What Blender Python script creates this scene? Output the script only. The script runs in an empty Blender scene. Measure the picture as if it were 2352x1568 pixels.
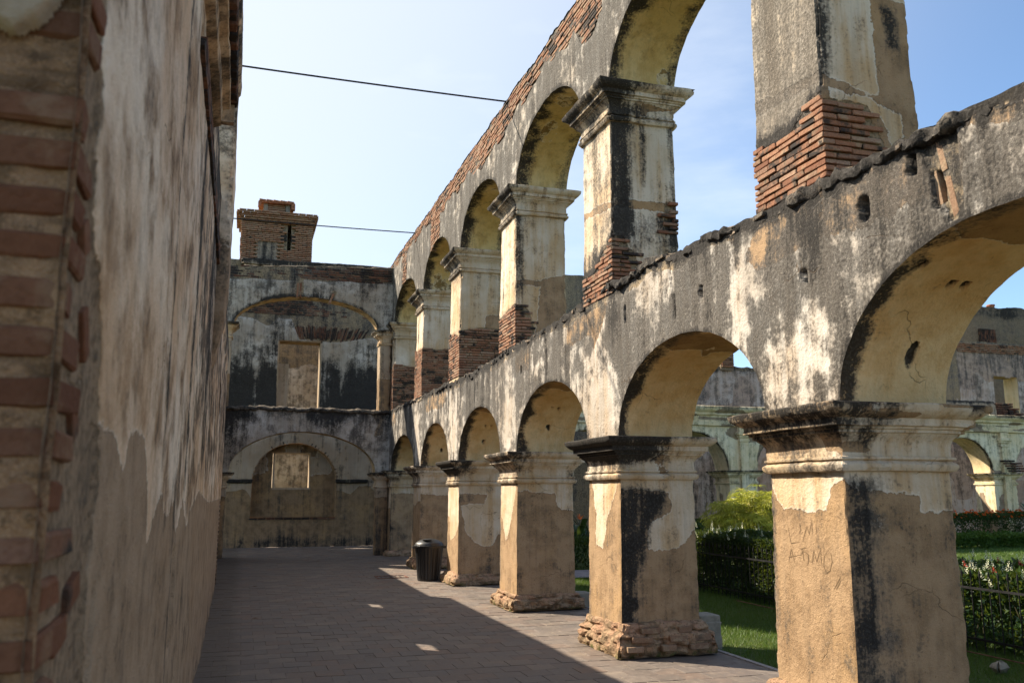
import bpy, math, random
import numpy as np
from math import radians, sin, cos, pi
random.seed(7); RNG = np.random.default_rng(7)
scene = bpy.context.scene
COL = scene.collection

# ------------------------------------------------------------------ camera, sky, sun, exposure
F_PX, W_PX, H_PX = 2000.0, 2352.0, 1568.0
cam_d = bpy.data.cameras.new("camera"); cam = bpy.data.objects.new("camera", cam_d); COL.objects.link(cam)
cam_d.sensor_width = 36.0; cam_d.lens = 36.0 * F_PX / W_PX
cam_d.clip_start = 0.05; cam_d.clip_end = 3000
vx, vy = (557 - W_PX / 2) / F_PX, (H_PX / 2 - 1131) / F_PX      # where the arcade direction (+Y) vanishes
up = np.array([0, 1.0, vy]); up /= np.linalg.norm(up)
yd = np.array([vx, vy, -1.0]); yd /= np.linalg.norm(yd)
xd = np.cross(yd, up)
from mathutils import Matrix, Vector
R3 = Matrix([list(xd), list(yd), list(up)])                     # camera axes -> world
cam.matrix_world = Matrix.Translation((0, 0, 1.7)) @ R3.to_4x4()
cam_d.dof.use_dof = True; cam_d.dof.focus_distance = 9.0; cam_d.dof.aperture_fstop = 4.5
scene.camera = cam

SUN_EL = radians(40.7)
SUN_AZ_X, SUN_AZ_Y = -0.722, 0.692                              # towards the sun, on the ground
world = bpy.data.worlds.new("World"); scene.world = world; world.use_nodes = True
wn = world.node_tree; wn.nodes.clear()
wo = wn.nodes.new("ShaderNodeOutputWorld"); bg = wn.nodes.new("ShaderNodeBackground")
tn = wn.nodes.new('ShaderNodeMix'); tn.data_type = 'RGBA'; tn.blend_type = 'MULTIPLY'; tn.inputs[0].default_value = 1; tn.inputs[7].default_value = (.89, .99, 1.035, 1)
sky = wn.nodes.new("ShaderNodeTexSky"); sky.sky_type = 'NISHITA'; sky.sun_disc = False
sky.sun_elevation = SUN_EL; sky.sun_rotation = math.atan2(SUN_AZ_X, SUN_AZ_Y)
sky.altitude = 1500; sky.air_density = 1.0; sky.dust_density = 2.6; sky.ozone_density = 1.0
bg.inputs['Strength'].default_value = 0.105
# thin high cloud veil: noise on the sky direction, whiter towards the horizon
tc = wn.nodes.new("ShaderNodeTexCoord"); mp = wn.nodes.new("ShaderNodeMapping"); mp.inputs['Scale'].default_value = (1.2, 1.2, 4.0)
nz = wn.nodes.new("ShaderNodeTexNoise"); nz.inputs['Scale'].default_value = 2.2; nz.inputs['Detail'].default_value = 7; nz.inputs['Roughness'].default_value = .58
rp = wn.nodes.new("ShaderNodeValToRGB"); rp.color_ramp.elements[0].position = .50; rp.color_ramp.elements[1].position = .82
rp.color_ramp.elements[1].color = (.5, .5, .5, 1)
mx = wn.nodes.new("ShaderNodeMix"); mx.data_type = 'RGBA'; mx.inputs[7].default_value = (4.6, 4.9, 5.2, 1)
# haze towards the sun side: the thin veil whitens with the angle to the sun
dt = wn.nodes.new("ShaderNodeVectorMath"); dt.operation = 'DOT_PRODUCT'; dt.inputs[1].default_value = (SUN_AZ_X * cos(SUN_EL), SUN_AZ_Y * cos(SUN_EL), sin(SUN_EL))
mr = wn.nodes.new("ShaderNodeMapRange"); mr.interpolation_type = 'SMOOTHSTEP'; mr.inputs[1].default_value = .15; mr.inputs[2].default_value = .85; mr.inputs[3].default_value = 0.0; mr.inputs[4].default_value = .80
m2 = wn.nodes.new("ShaderNodeMix"); m2.data_type = 'RGBA'; m2.inputs[7].default_value = (4.15, 4.35, 4.6, 1)
wn.links.new(tc.outputs['Generated'], mp.inputs[0]); wn.links.new(mp.outputs[0], nz.inputs['Vector'])
wn.links.new(nz.outputs[0], rp.inputs[0]); wn.links.new(rp.outputs[0], mx.inputs[0])
wn.links.new(tc.outputs['Generated'], dt.inputs[0]); wn.links.new(dt.outputs['Value'], mr.inputs[0]); wn.links.new(mr.outputs[0], m2.inputs[0]); wn.links.new(sky.outputs[0], tn.inputs[6]); wn.links.new(tn.outputs[2], m2.inputs[6]); wn.links.new(m2.outputs[2], mx.inputs[6]); wn.links.new(mx.outputs[2], bg.inputs['Color']); wn.links.new(bg.outputs[0], wo.inputs[0])
sun_d = bpy.data.lights.new("sun", 'SUN'); sun = bpy.data.objects.new("sun", sun_d); COL.objects.link(sun)
sun_d.energy = 5.0; sun_d.angle = radians(0.5); sun_d.color = (1.0, .885, .72)
tosun = Vector((SUN_AZ_X * cos(SUN_EL), SUN_AZ_Y * cos(SUN_EL), sin(SUN_EL)))
sun.rotation_euler = tosun.to_track_quat('Z', 'Y').to_euler(); sun.location = (-20, 20, 30)
vs = scene.view_settings; vs.view_transform = 'Standard'; vs.look = 'None'; vs.gamma = 1; vs.exposure = 1.2; vs.use_curve_mapping = False
scene.cycles.max_bounces = 8; scene.cycles.diffuse_bounces = 5

# ------------------------------------------------------------------ numpy noise
def _h(i, j, k, s):
    n = (i.astype(np.int64) * 374761393 + j.astype(np.int64) * 668265263 + k.astype(np.int64) * 2147483647 + s * 144269) & 0xffffffff
    n = ((n ^ (n >> 13)) * 1274126177) & 0xffffffff
    n = ((n ^ (n >> 16)) * 2246822519) & 0xffffffff
    return ((n ^ (n >> 15)) & 0xffff) / 65535.0
def vn(x, y, z, s=0):
    x, y, z = np.broadcast_arrays(np.asarray(x, float), np.asarray(y, float), np.asarray(z, float))
    i, j, k = np.floor(x), np.floor(y), np.floor(z); f, g, h = x - i, y - j, z - k
    f, g, h = f * f * (3 - 2 * f), g * g * (3 - 2 * g), h * h * (3 - 2 * h); r = 0
    for a in (0, 1):
        for b in (0, 1):
            for c in (0, 1):
                r = r + _h(i + a, j + b, k + c, s) * (f if a else 1 - f) * (g if b else 1 - g) * (h if c else 1 - h)
    return r
def fbm(x, y, z, s=0, o=3):
    r = 0; a = 1; t = 0
    for q in range(o):
        r = r + a * vn(x * 2 ** q, y * 2 ** q, z * 2 ** q, s + q * 17); t += a; a *= .5
    return r / t
def disp(P, amp=.008, fr=7.0, s=0):
    x, y, z = P[..., 0] * fr, P[..., 1] * fr, P[..., 2] * fr
    D = np.stack([fbm(x, y, z, s + 1), fbm(x, y, z, s + 2), fbm(x, y, z, s + 3)], -1) - .5
    x, y, z = P[..., 0] * .9, P[..., 1] * .9, P[..., 2] * .9
    L = np.stack([vn(x, y, z, s + 5), vn(x, y, z, s + 6), vn(x, y, z, s + 7)], -1) - .5
    return P + D * amp * 2 + L * amp * 3
def sdf(poly, u, v):
    """signed distance to a polygon, positive inside"""
    u = np.asarray(u, float); v = np.asarray(v, float)
    d = np.full(u.shape, 1e9); ins = np.zeros(u.shape, bool); n = len(poly)
    for i in range(n):
        (x0, y0), (x1, y1) = poly[i], poly[(i + 1) % n]
        ex, ey = x1 - x0, y1 - y0; L = ex * ex + ey * ey + 1e-12
        t = np.clip(((u - x0) * ex + (v - y0) * ey) / L, 0, 1)
        d = np.minimum(d, (u - x0 - t * ex) ** 2 + (v - y0 - t * ey) ** 2)
        if abs(ey) > 1e-9:
            c = ((y0 > v) != (y1 > v)) & (u < ex * (v - y0) / ey + x0); ins ^= c
    return np.where(ins, 1, -1) * np.sqrt(d)
def sm(a, b, x):
    t = np.clip((x - a) / (b - a), 0, 1); return t * t * (3 - 2 * t)

# ------------------------------------------------------------------ object helpers
ATTR = ('peel', 'brick', 'dark', 'grey', 'tint')
DEF = dict(peel=-.5, brick=-.5, dark=0, grey=0, tint=0)
def tag(o, label=None, cat=None, group=None, kind=None):
    for k, v in (('label', label), ('category', cat), ('group', group), ('kind', kind)):
        if v: o[k] = v
    return o
def empty(name, loc, label, cat, group=None):
    o = bpy.data.objects.new(name, None); COL.objects.link(o); o.location = loc; o.empty_display_size = .2
    bpy.context.view_layer.update(); return tag(o, label, cat, group)
def link(name, me, parent=None):
    o = bpy.data.objects.new(name, me); COL.objects.link(o)
    if parent is not None:
        o.parent = parent; p = parent; off = Vector((0, 0, 0))
        while p is not None: off += p.location; p = p.parent
        if all(v == 0 for v in o.location): o.location = -off
    return o
class MB:
    def __init__(s): s.V = []; s.F = []; s.L = []; s.A = {k: [] for k in ATTR}; s.n = 0
    def _a(s, n, at):
        for k in ATTR:
            v = at.get(k, DEF[k]) if at else DEF[k]
            s.A[k].append(np.broadcast_to(np.asarray(v, float), (n,)) if np.ndim(v) == 0 else np.asarray(v, float).ravel())
    def grid(s, P, at=None, flip=False):
        n, m = P.shape[:2]; idx = np.arange(n * m).reshape(n, m) + s.n
        a, b, c, d = idx[:-1, :-1], idx[1:, :-1], idx[1:, 1:], idx[:-1, 1:]
        q = np.stack([a, b, c, d] if not flip else [a, d, c, b], -1).reshape(-1, 4)
        s.V.append(P.reshape(-1, 3)); s.F.append(q); s._a(n * m, at); s.n += n * m
    def mesh(s, V, F, at=None):
        """V (n,3); F array of quads or tris (k,3|4)"""
        V = np.asarray(V, float); F = np.asarray(F)
        s.V.append(V); s.F.append(F + s.n); s._a(len(V), at); s.n += len(V)
    def box(s, x0, x1, y0, y1, z0, z1, at=None):
        V = [(x, y, z) for z in (z0, z1) for y in (y0, y1) for x in (x0, x1)]
        s.mesh(V, [(0, 2, 3, 1), (4, 5, 7, 6), (0, 1, 5, 4), (2, 6, 7, 3), (0, 4, 6, 2), (1, 3, 7, 5)], at)
    def tube(s, pts, r, n=8, at=None, cap=True):
        pts = np.asarray(pts, float); m = len(pts); r = np.broadcast_to(np.asarray(r, float), (m,))
        T = np.gradient(pts, axis=0); T /= np.linalg.norm(T, axis=1)[:, None] + 1e-9
        ref = np.array([0, 0, 1.0]) if abs(T[0, 2]) < .9 else np.array([1.0, 0, 0])
        U = np.cross(T, ref); U /= np.linalg.norm(U, axis=1)[:, None]; Wv = np.cross(T, U)
        a = np.linspace(0, 2 * pi, n + 1)
        s.grid(pts[:, None] + r[:, None, None] * (U[:, None] * np.cos(a)[None, :, None] + Wv[:, None] * np.sin(a)[None, :, None]), at)
        if cap:
            for e in (0, m - 1):
                ring = pts[e] + r[e] * (U[e] * np.cos(a)[:-1, None] + Wv[e] * np.sin(a)[:-1, None])
                V = np.vstack([ring, pts[e]]); F = [((i + 1) % n, i, n) if e == 0 else (i, (i + 1) % n, n) for i in range(n)]
                s.mesh(V, F, at)
    def lathe(s, c, prof, n=24, at=None):
        a = np.linspace(0, 2 * pi, n + 1)
        P = np.stack([np.stack([c[0] + r * np.cos(a), c[1] + r * np.sin(a), np.full(n + 1, c[2] + z)], -1) for r, z in prof], 0)
        s.grid(P, at, flip=True)
    def build(s, name, mat, parent=None, smooth=True, attrs=True, weld=0):
        me = bpy.data.meshes.new(name); V = np.concatenate(s.V)
        lv = np.concatenate([f.ravel() for f in s.F]); lt = np.concatenate([np.full(len(f), f.shape[1]) for f in s.F])
        ls = np.concatenate([[0], np.cumsum(lt)[:-1]])
        me.vertices.add(len(V)); me.vertices.foreach_set('co', V.ravel().astype(np.float32))
        me.loops.add(len(lv)); me.loops.foreach_set('vertex_index', lv.astype(np.int32))
        me.polygons.add(len(lt)); me.polygons.foreach_set('loop_start', ls.astype(np.int32))
        if smooth: me.polygons.foreach_set('use_smooth', np.ones(len(lt), bool))
        else: me.polygons.foreach_set('use_smooth', np.zeros(len(lt), bool))
        me.update(calc_edges=True)
        if attrs:
            for k in ATTR:
                a = me.attributes.new(k, 'FLOAT', 'POINT'); a.data.foreach_set('value', np.concatenate(s.A[k]).astype(np.float32))
        me.materials.append(mat)
        if smooth and len(V) < 60000: me.set_sharp_from_angle(angle=radians(38))
        return link(name, me, parent)

# ------------------------------------------------------------------ node helper
class NT:
    def __init__(s, name):
        s.m = bpy.data.materials.new(name); s.m.use_nodes = True; s.t = s.m.node_tree
        s.b = s.t.nodes['Principled BSDF']; s.b.inputs['Roughness'].default_value = .9
        s.b.inputs['Specular IOR Level'].default_value = .2
    def set(s, sock, v):
        if isinstance(v, bpy.types.NodeSocket): s.t.links.new(v, sock)
        elif v is not None:
            if sock.type == 'RGBA' and len(v) == 3: v = (*v, 1)
            sock.default_value = v
    def nd(s, ty, **kw):
        n = s.t.nodes.new(ty)
        for k, v in kw.items(): setattr(n, k, v)
        return n
    def math(s, op, a, b=None, c=None, clamp=False):
        n = s.nd('ShaderNodeMath', operation=op, use_clamp=clamp); s.set(n.inputs[0], a)
        if b is not None: s.set(n.inputs[1], b)
        if c is not None: s.set(n.inputs[2], c)
        return n.outputs[0]
    def add(s, *a):
        r = a[0]
        for q in a[1:]: r = s.math('ADD', r, q)
        return r
    def mul(s, a, b): return s.math('MULTIPLY', a, b)
    def mix(s, f, a, b, blend='MIX'):
        n = s.nd('ShaderNodeMix', data_type='RGBA', blend_type=blend); s.set(n.inputs[0], f); s.set(n.inputs[6], a); s.set(n.inputs[7], b); return n.outputs[2]
    def ss(s, x, a, b, lo=0., hi=1.):
        n = s.nd('ShaderNodeMapRange', interpolation_type='SMOOTHSTEP'); s.set(n.inputs[0], x)
        for i, v in ((1, a), (2, b), (3, lo), (4, hi)): n.inputs[i].default_value = v
        return n.outputs[0]
    def pos(s): return s.nd('ShaderNodeNewGeometry').outputs['Position']
    def obj(s): return s.nd('ShaderNodeTexCoord').outputs['Object']
    def map(s, v, sc=(1, 1, 1), loc=(0, 0, 0), rot=(0, 0, 0)):
        n = s.nd('ShaderNodeMapping'); s.set(n.inputs[0], v); n.inputs['Scale'].default_value = sc; n.inputs['Location'].default_value = loc; n.inputs['Rotation'].default_value = rot; return n.outputs[0]
    def noise(s, v, sc, det=4, ro=.55, dist=0):
        n = s.nd('ShaderNodeTexNoise'); s.set(n.inputs['Vector'], v); n.inputs['Scale'].default_value = sc; n.inputs['Detail'].default_value = det
        n.inputs['Roughness'].default_value = ro; n.inputs['Distortion'].default_value = dist; return n.outputs[0]
    def vor(s, v, sc, feat='F1', out='Distance'):
        n = s.nd('ShaderNodeTexVoronoi', feature=feat); s.set(n.inputs['Vector'], v); n.inputs['Scale'].default_value = sc; return n.outputs[out]
    def attr(s, name): return s.nd('ShaderNodeAttribute', attribute_name=name).outputs['Fac']
    def bump(s, h, dist=1.0, strength=1.0):
        n = s.nd('ShaderNodeBump'); s.set(n.inputs['Height'], h); n.inputs['Distance'].default_value = dist; n.inputs['Strength'].default_value = strength
        s.t.links.new(n.outputs[0], s.b.inputs['Normal'])
    def col(s, c): s.set(s.b.inputs['Base Color'], c)
    def rough(s, r): s.set(s.b.inputs['Roughness'], r)

def plaster(name, top1=(.54, .40, .25), top2=(.68, .58, .45), ochre=(.50, .30, .12), und1=(.385, .258, .148), und2=(.275, .177, .096),
            rub=(.33, .25, .155), blk=(.020, .018, .016), gry=(.15, .135, .115), streak=1.0, och=.6, flecks=.6, seed=0., dbias=0., vs=.5, dirt=.5, hs=6., gvar=.9):
    t = NT(name); p0 = t.pos(); p = t.map(p0, loc=(seed, seed * 1.7, seed * .6))
    nl = t.noise(p, 1.1, 4); nm = t.noise(p, 5, 5, .6); nf = t.noise(p, 38, 5, .6); ng = t.noise(p, 190, 2, .6)
    st = t.noise(t.map(p, (hs, hs, vs)), 1.0, 6, .62); st2 = t.noise(t.map(p, (hs * 3.6, hs * 3.6, vs * 2.2)), 1.0, 4, .6)
    nr = t.noise(p, 15, 5, .7); peel = t.add(t.attr('peel'), t.mul(t.math('SUBTRACT', nm, .5), .11), t.mul(t.math('SUBTRACT', nr, .5), .075), t.mul(t.math('SUBTRACT', nf, .5), .03))
    mp = t.ss(peel, 0, .006); edge = t.mul(t.ss(peel, -.012, 0), t.math('SUBTRACT', 1, mp))
    br = t.add(t.attr('brick'), t.mul(t.math('SUBTRACT', nm, .5), .07), t.mul(t.math('SUBTRACT', nf, .5), .03)); mb = t.ss(br, 0, .01)
    ca = t.mix(t.ss(nl, .35, .65), top1, top2)
    ca = t.mix(t.mul(t.ss(t.add(st, t.mul(nm, .4)), .62, .86), och), ca, ochre)
    ca = t.mix(t.mul(t.ss(nf, .56, .72), .22), ca, und2)
    cb = t.mix(t.ss(t.add(nm, t.mul(t.math('SUBTRACT', st, .5), .5)), .38, .66), und1, und2)
    cb = t.mix(t.mul(t.ss(nl, .52, .7), .35), cb, ochre)
    cb = t.mix(t.mul(t.ss(ng, .54, .66), .45), cb, tuple(min(1, c * 1.35) for c in und1))
    cb = t.mix(t.mul(t.ss(nf, .60, .68), .5), cb, tuple(c * .45 for c in und2))
    c = t.mix(mp, ca, cb); c = t.mix(t.mul(edge, .4), c, (.85, .80, .70))
    rb = t.mix(t.ss(nf, .42, .66), rub, tuple(x * .5 for x in rub)); rb = t.mix(t.mul(t.ss(nr, .52, .68), .7), rb, tuple(x * .42 for x in rub))
    c = t.mix(mb, c, rb)
    # soft weathering to grey
    gm = t.add(t.attr('grey'), t.mul(t.math('SUBTRACT', st, .5), 1.5 * streak), t.mul(t.math('SUBTRACT', nm, .5), gvar), t.mul(t.math('SUBTRACT', nl, .5), gvar * .8), t.mul(t.math('SUBTRACT', nf, .5), .7))
    gc = t.mix(t.ss(t.add(nf, t.mul(t.math('SUBTRACT', nl, .5), .6), t.mul(t.math('SUBTRACT', st, .5), .5)), .38, .62), gry, tuple(x * .42 for x in gry)); ns = t.noise(p, 75, 4, .75); gc = t.mix(t.mul(t.ss(ng, .55, .66), flecks * .6), gc, (.40, .36, .30)); gc = t.mix(t.mul(t.ss(t.add(ns, t.mul(t.math('SUBTRACT', nm, .5), .35)), .60, .67), flecks), gc, (.52, .47, .40))
    c = t.mix(t.mul(t.ss(gm, .22, .85), .92), c, gc)
    # general faint grime
    c = t.mix(t.mul(t.ss(t.add(st2, t.mul(nm, .5)), .68, .98), .35 * dirt), c, tuple(x * .6 for x in gry))
    # black lichen, and the darkness painted into the soffit holes
    dm = t.add(t.attr('dark'), dbias, t.mul(t.math('SUBTRACT', st, .5), 1.0 * streak), t.mul(t.math('SUBTRACT', st2, .5), .55 * streak), t.mul(t.math('SUBTRACT', nm, .5), .8), t.mul(t.math('SUBTRACT', nf, .5), .9))
    m_d = t.ss(dm, .42, .62); c = t.mix(t.mul(t.ss(dm, .16, .46), .55), c, (.080, .070, .058))
    dc = t.mix(t.ss(nf, .45, .66), blk, tuple(x * 2.6 for x in blk)); c = t.mix(t.mul(m_d, .94), c, dc)
    wv = t.nd('ShaderNodeVectorMath', operation='ADD'); t.set(wv.inputs[0], p); wc = t.nd('ShaderNodeTexNoise'); t.set(wc.inputs['Vector'], p); wc.inputs['Scale'].default_value = 2.2; wc.inputs['Detail'].default_value = 5; wk = t.nd('ShaderNodeVectorMath', operation='SCALE'); t.t.links.new(wc.outputs['Color'], wk.inputs[0]); wk.inputs['Scale'].default_value = .55; t.t.links.new(wk.outputs[0], wv.inputs[1])
    cr = t.mul(t.ss(t.vor(wv.outputs[0], 1.25, 'DISTANCE_TO_EDGE'), .006, .001), t.ss(t.noise(p, 1.7, 2), .53, .63)); c = t.mix(t.mul(cr, .6), c, tuple(x * .35 for x in und2))
    t.col(c)
    h = t.add(t.mul(cr, -.006), t.mul(mp, -.016), t.mul(mb, -.012), t.mul(nf, .012), t.mul(nr, .006), t.mul(ng, .0022), t.mul(t.math('MULTIPLY', ng, mp), .005), t.mul(nm, .012), t.mul(m_d, .002))
    t.bump(h, 1.0, .8); t.rough(.92); return t.m

def brickmat(name, cols, mortar=(.36, .28, .18), soot=.4, dust=.35):
    t = NT(name); p = t.pos()
    r = t.nd('ShaderNodeObjectInfo').outputs['Random']; r = t.math('FRACT', t.add(r, t.attr('tint')))
    n = t.nd('ShaderNodeValToRGB'); e = n.color_ramp.elements; n.color_ramp.interpolation = 'LINEAR'
    e[0].color = (*cols[0], 1); e[1].color = (*cols[-1], 1)
    for i, c in enumerate(cols[1:-1]): q = e.new((i + 1) / (len(cols) - 1)); q.color = (*c, 1)
    t.set(n.inputs[0], r); c = n.outputs[0]
    nm = t.noise(p, 9, 5, .65); nf = t.noise(p, 60, 4, .6); r2 = t.math('FRACT', t.mul(r, 7.31))
    c = t.mix(t.mul(t.ss(nf, .4, .65), .45), c, tuple(x * .5 for x in cols[1]))
    c = t.mix(t.mul(t.ss(nm, .48, .66), dust), c, mortar)
    c = t.mix(t.ss(t.add(nm, t.mul(t.math('SUBTRACT', t.noise(p, 1.6, 3), .5), .9), t.mul(r2, .32), .09), 1.08 - soot * .6, 1.28 - soot * .6), c, (.035, .028, .024))
    t.col(c); t.bump(t.add(t.mul(nf, .006), t.mul(nm, .008)), 1, .9); return t.m

M = {}
M['arcade'] = plaster('weathered_lime_plaster')
M['grey'] = plaster('grey_lichen_plaster', top1=(.40, .35, .29), top2=(.58, .535, .47), gry=(.092, .086, .079), flecks=.6, gvar=2.3, seed=3.1, streak=1.0, och=.3)
M['soffit'] = plaster('ochre_soffit_plaster', top1=(.70, .46, .215), top2=(.78, .57, .31), ochre=(.58, .31, .095), und1=(.40, .25, .11), und2=(.31, .18, .075), streak=.35, och=.45, seed=8.2, dirt=.3, vs=2.)
M['soffit_up'] = plaster('yellow_soffit_plaster', top1=(.68, .48, .19), top2=(.76, .57, .28), ochre=(.46, .27, .07), und1=(.38, .25, .10), und2=(.27, .17, .06), streak=.45, och=.5, seed=5.2, vs=1.5, flecks=.3)
M['leftwall'] = plaster('streaked_wall_plaster', top1=(.66, .465, .30), top2=(.82, .70, .56), ochre=(.30, .175, .085), und1=(.40, .29, .195), und2=(.31, .215, .135), gry=(.16, .13, .10), streak=1.0, och=.85, seed=11.3, vs=2.6, hs=1.7, rub=(.30, .215, .14), flecks=.25, dirt=.9)
M['north_rear'] = plaster('dusty_rose_render', top1=(.42, .33, .27), top2=(.52, .45, .39), und1=(.40, .30, .23), und2=(.32, .23, .17), gry=(.15, .135, .13), seed=51.3, streak=.9, och=.3, vs=.5, flecks=.4)
M['end_up'] = plaster('grey_stained_upper_plaster', gvar=1.4, top1=(.38, .32, .25), top2=(.58, .52, .44), und1=(.33, .24, .15), und2=(.24, .17, .10), gry=(.125, .11, .093), seed=24.3, streak=.8, och=.2, vs=.6, flecks=.6)
M['end'] = plaster('stained_end_wall_plaster', top1=(.34, .25, .165), top2=(.42, .33, .235), und1=(.29, .19, .105), und2=(.205, .13, .068), gry=(.09, .08, .068), seed=21.3, streak=1.3, och=.25, vs=.35, flecks=.5)
M['north'] = plaster('pale_green_plaster', top1=(.76, .60, .35), top2=(.84, .73, .52), ochre=(.50, .40, .18), und1=(.36, .27, .18), und2=(.26, .19, .12), gry=(.30, .27, .20), seed=31.3, streak=.8, och=.4, flecks=.5)
M['rubble'] = plaster('rubble_masonry', rub=(.24, .18, .12), top1=(.34, .27, .20), top2=(.42, .35, .27), ochre=(.30, .18, .10), und1=(.33, .25, .18), und2=(.22, .16, .11), seed=41.3, streak=.5, och=.5, flecks=.4)
M['brick_pale'] = brickmat('pale_orange_brick', [(.26, .12, .065), (.36, .18, .10), (.40, .22, .13), (.32, .19, .12)], soot=.25, dust=.6)
M['brick_dull'] = brickmat('dull_brown_brick', [(.20, .12, .075), (.26, .16, .10), (.30, .20, .13)], soot=.3, dust=.6)
M['brick'] = brickmat('orange_brick', [(.18, .078, .045), (.29, .135, .075), (.33, .17, .10), (.25, .145, .095), (.35, .225, .15)], soot=.52, dust=.62)
M['brick_dark'] = brickmat('sooty_brick', [(.10, .045, .03), (.16, .07, .042), (.20, .095, .055), (.13, .075, .05)], soot=.75, mortar=(.30, .25, .19), dust=.3)
M['brick_jamb'] = brickmat('pinkish_jamb_brick', [(.12, .048, .025), (.20, .082, .042), (.15, .068, .038), (.21, .105, .065)], soot=.3, mortar=(.26, .165, .10), dust=.5)

def rubble_mat(name, c1, c2, c3, moss=True):
    t = NT(name); p = t.pos(); nm = t.noise(p, 6, 5, .65); nf = t.noise(p, 42, 5, .65); ng = t.noise(p, 170, 2)
    c = t.mix(t.ss(nm, .35, .65), c1, c2); c = t.mix(t.ss(nf, .5, .68), c, c3)
    c = t.mix(t.mul(t.ss(ng, .52, .65), .4), c, tuple(min(1, x * 1.5) for x in c1))
    if moss:
        z = t.nd('ShaderNodeSeparateXYZ'); t.t.links.new(p, z.inputs[0])
        mk = t.mul(t.ss(z.outputs[2], .13, .0), t.ss(nm, .45, .6)); c = t.mix(mk, c, (.07, .085, .018))
    v = t.vor(p, 13, out='Distance'); c = t.mix(t.mul(t.ss(v, .5, .85), .5), c, tuple(x * .5 for x in c3)); c = t.mix(t.mul(t.ss(t.noise(t.map(p, (5, 5, 26)), 1, 4), .52, .62), .6), c, tuple(x * .6 for x in c3))
    t.col(c); t.bump(t.add(t.mul(nf, .03), t.mul(v, -.006), t.mul(nm, .02), t.mul(ng, .004)), 1, .9); return t.m
M['plinth'] = rubble_mat('rough_plinth_stone', (.36, .255, .155), (.42, .24, .15), (.17, .115, .065))
M['mortar'] = rubble_mat('mortar_bed', (.34, .27, .18), (.28, .21, .13), (.18, .13, .08), False)
M['jamb_mortar'] = rubble_mat('jamb_lime_mortar', (.40, .235, .13), (.31, .175, .095), (.19, .11, .06), False)

def simple(name, col, rough=.8, var=.3, scale=8, metal=0, spec=.3, bump=.002):
    t = NT(name); p = t.pos(); n = t.noise(p, scale, 5, .6)
    t.col(t.mix(t.ss(n, .35, .7), tuple(c * (1 + var) for c in col), tuple(c * (1 - var) for c in col))); t.rough(rough)
    t.b.inputs['Metallic'].default_value = metal; t.b.inputs['Specular IOR Level'].default_value = spec
    if bump: t.bump(t.mul(n, bump * 4), 1, .8)
    return t.m
def leafmat(name, cols, trans=.35, rough=.45, spec=.35):
    t = NT(name); r = t.math('FRACT', t.attr('tint')); n = t.nd('ShaderNodeValToRGB'); e = n.color_ramp.elements
    e[0].color = (*cols[0], 1); e[1].color = (*cols[-1], 1)
    for i, c in enumerate(cols[1:-1]): q = e.new((i + 1) / (len(cols) - 1)); q.color = (*c, 1)
    t.set(n.inputs[0], r); c = n.outputs[0]; t.col(c); t.rough(rough); t.b.inputs['Specular IOR Level'].default_value = spec
    tr = t.nd('ShaderNodeBsdfTranslucent'); t.set(tr.inputs[0], t.mix(.4, c, (.22, .26, .02))); ms = t.nd('ShaderNodeMixShader'); ms.inputs[0].default_value = trans
    out = t.t.nodes['Material Output']; t.t.links.new(t.b.outputs[0], ms.inputs[1]); t.t.links.new(tr.outputs[0], ms.inputs[2]); t.t.links.new(ms.outputs[0], out.inputs[0])
    return t.m
M['hedge'] = leafmat('dark_hedge_leaves', [(.006, .018, .006), (.012, .032, .009), (.022, .052, .014), (.009, .026, .010)])
M['shrimp'] = leafmat('shrub_leaves', [(.012, .034, .010), (.025, .062, .015), (.045, .095, .022), (.02, .045, .02)])
M['papyrus'] = leafmat('umbrella_sedge_leaves', [(.16, .20, .02), (.45, .46, .05), (.62, .60, .10), (.24, .27, .03), (.70, .60, .13)], .4)
M['grass'] = leafmat('lawn_grass', [(.035, .085, .012), (.06, .13, .02), (.09, .16, .03), (.05, .10, .015)], .35)
M['bird'] = leafmat('paddle_leaves', [(.012, .035, .014), (.02, .055, .02), (.03, .07, .025)], .15, .3)
M['orange'] = simple('orange_petals', (.75, .16, .02), .5, .2); M['red'] = simple('red_bracts', (.35, .03, .015), .6, .3)
M['cream'] = simple('cream_bracts', (.62, .62, .45), .6, .15); M['stem'] = simple('woody_stems', (.05, .045, .02), .8)
M['iron'] = simple('black_iron', (.012, .012, .013), .5, .3, 20); M['cable'] = simple('black_cable', (.012, .012, .012), .6, .1)
M['bin'] = simple('black_plastic', (.014, .014, .015), .42, .25, 30, spec=.5, bump=.0003); M['void'] = simple('bin_hole_shade', (.004, .004, .004), .9, .1)  # void: near-black that paints the shade inside the lid hole
M['concrete'] = simple('pale_concrete', (.26, .23, .18), .9, .2, 14); M['rusty'] = simple('rusty_frame', (.14, .06, .04), .8, .4, 30)
M['rooftile'] = simple('clay_roof_tile', (.30, .12, .06), .85, .4, 14)

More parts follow.
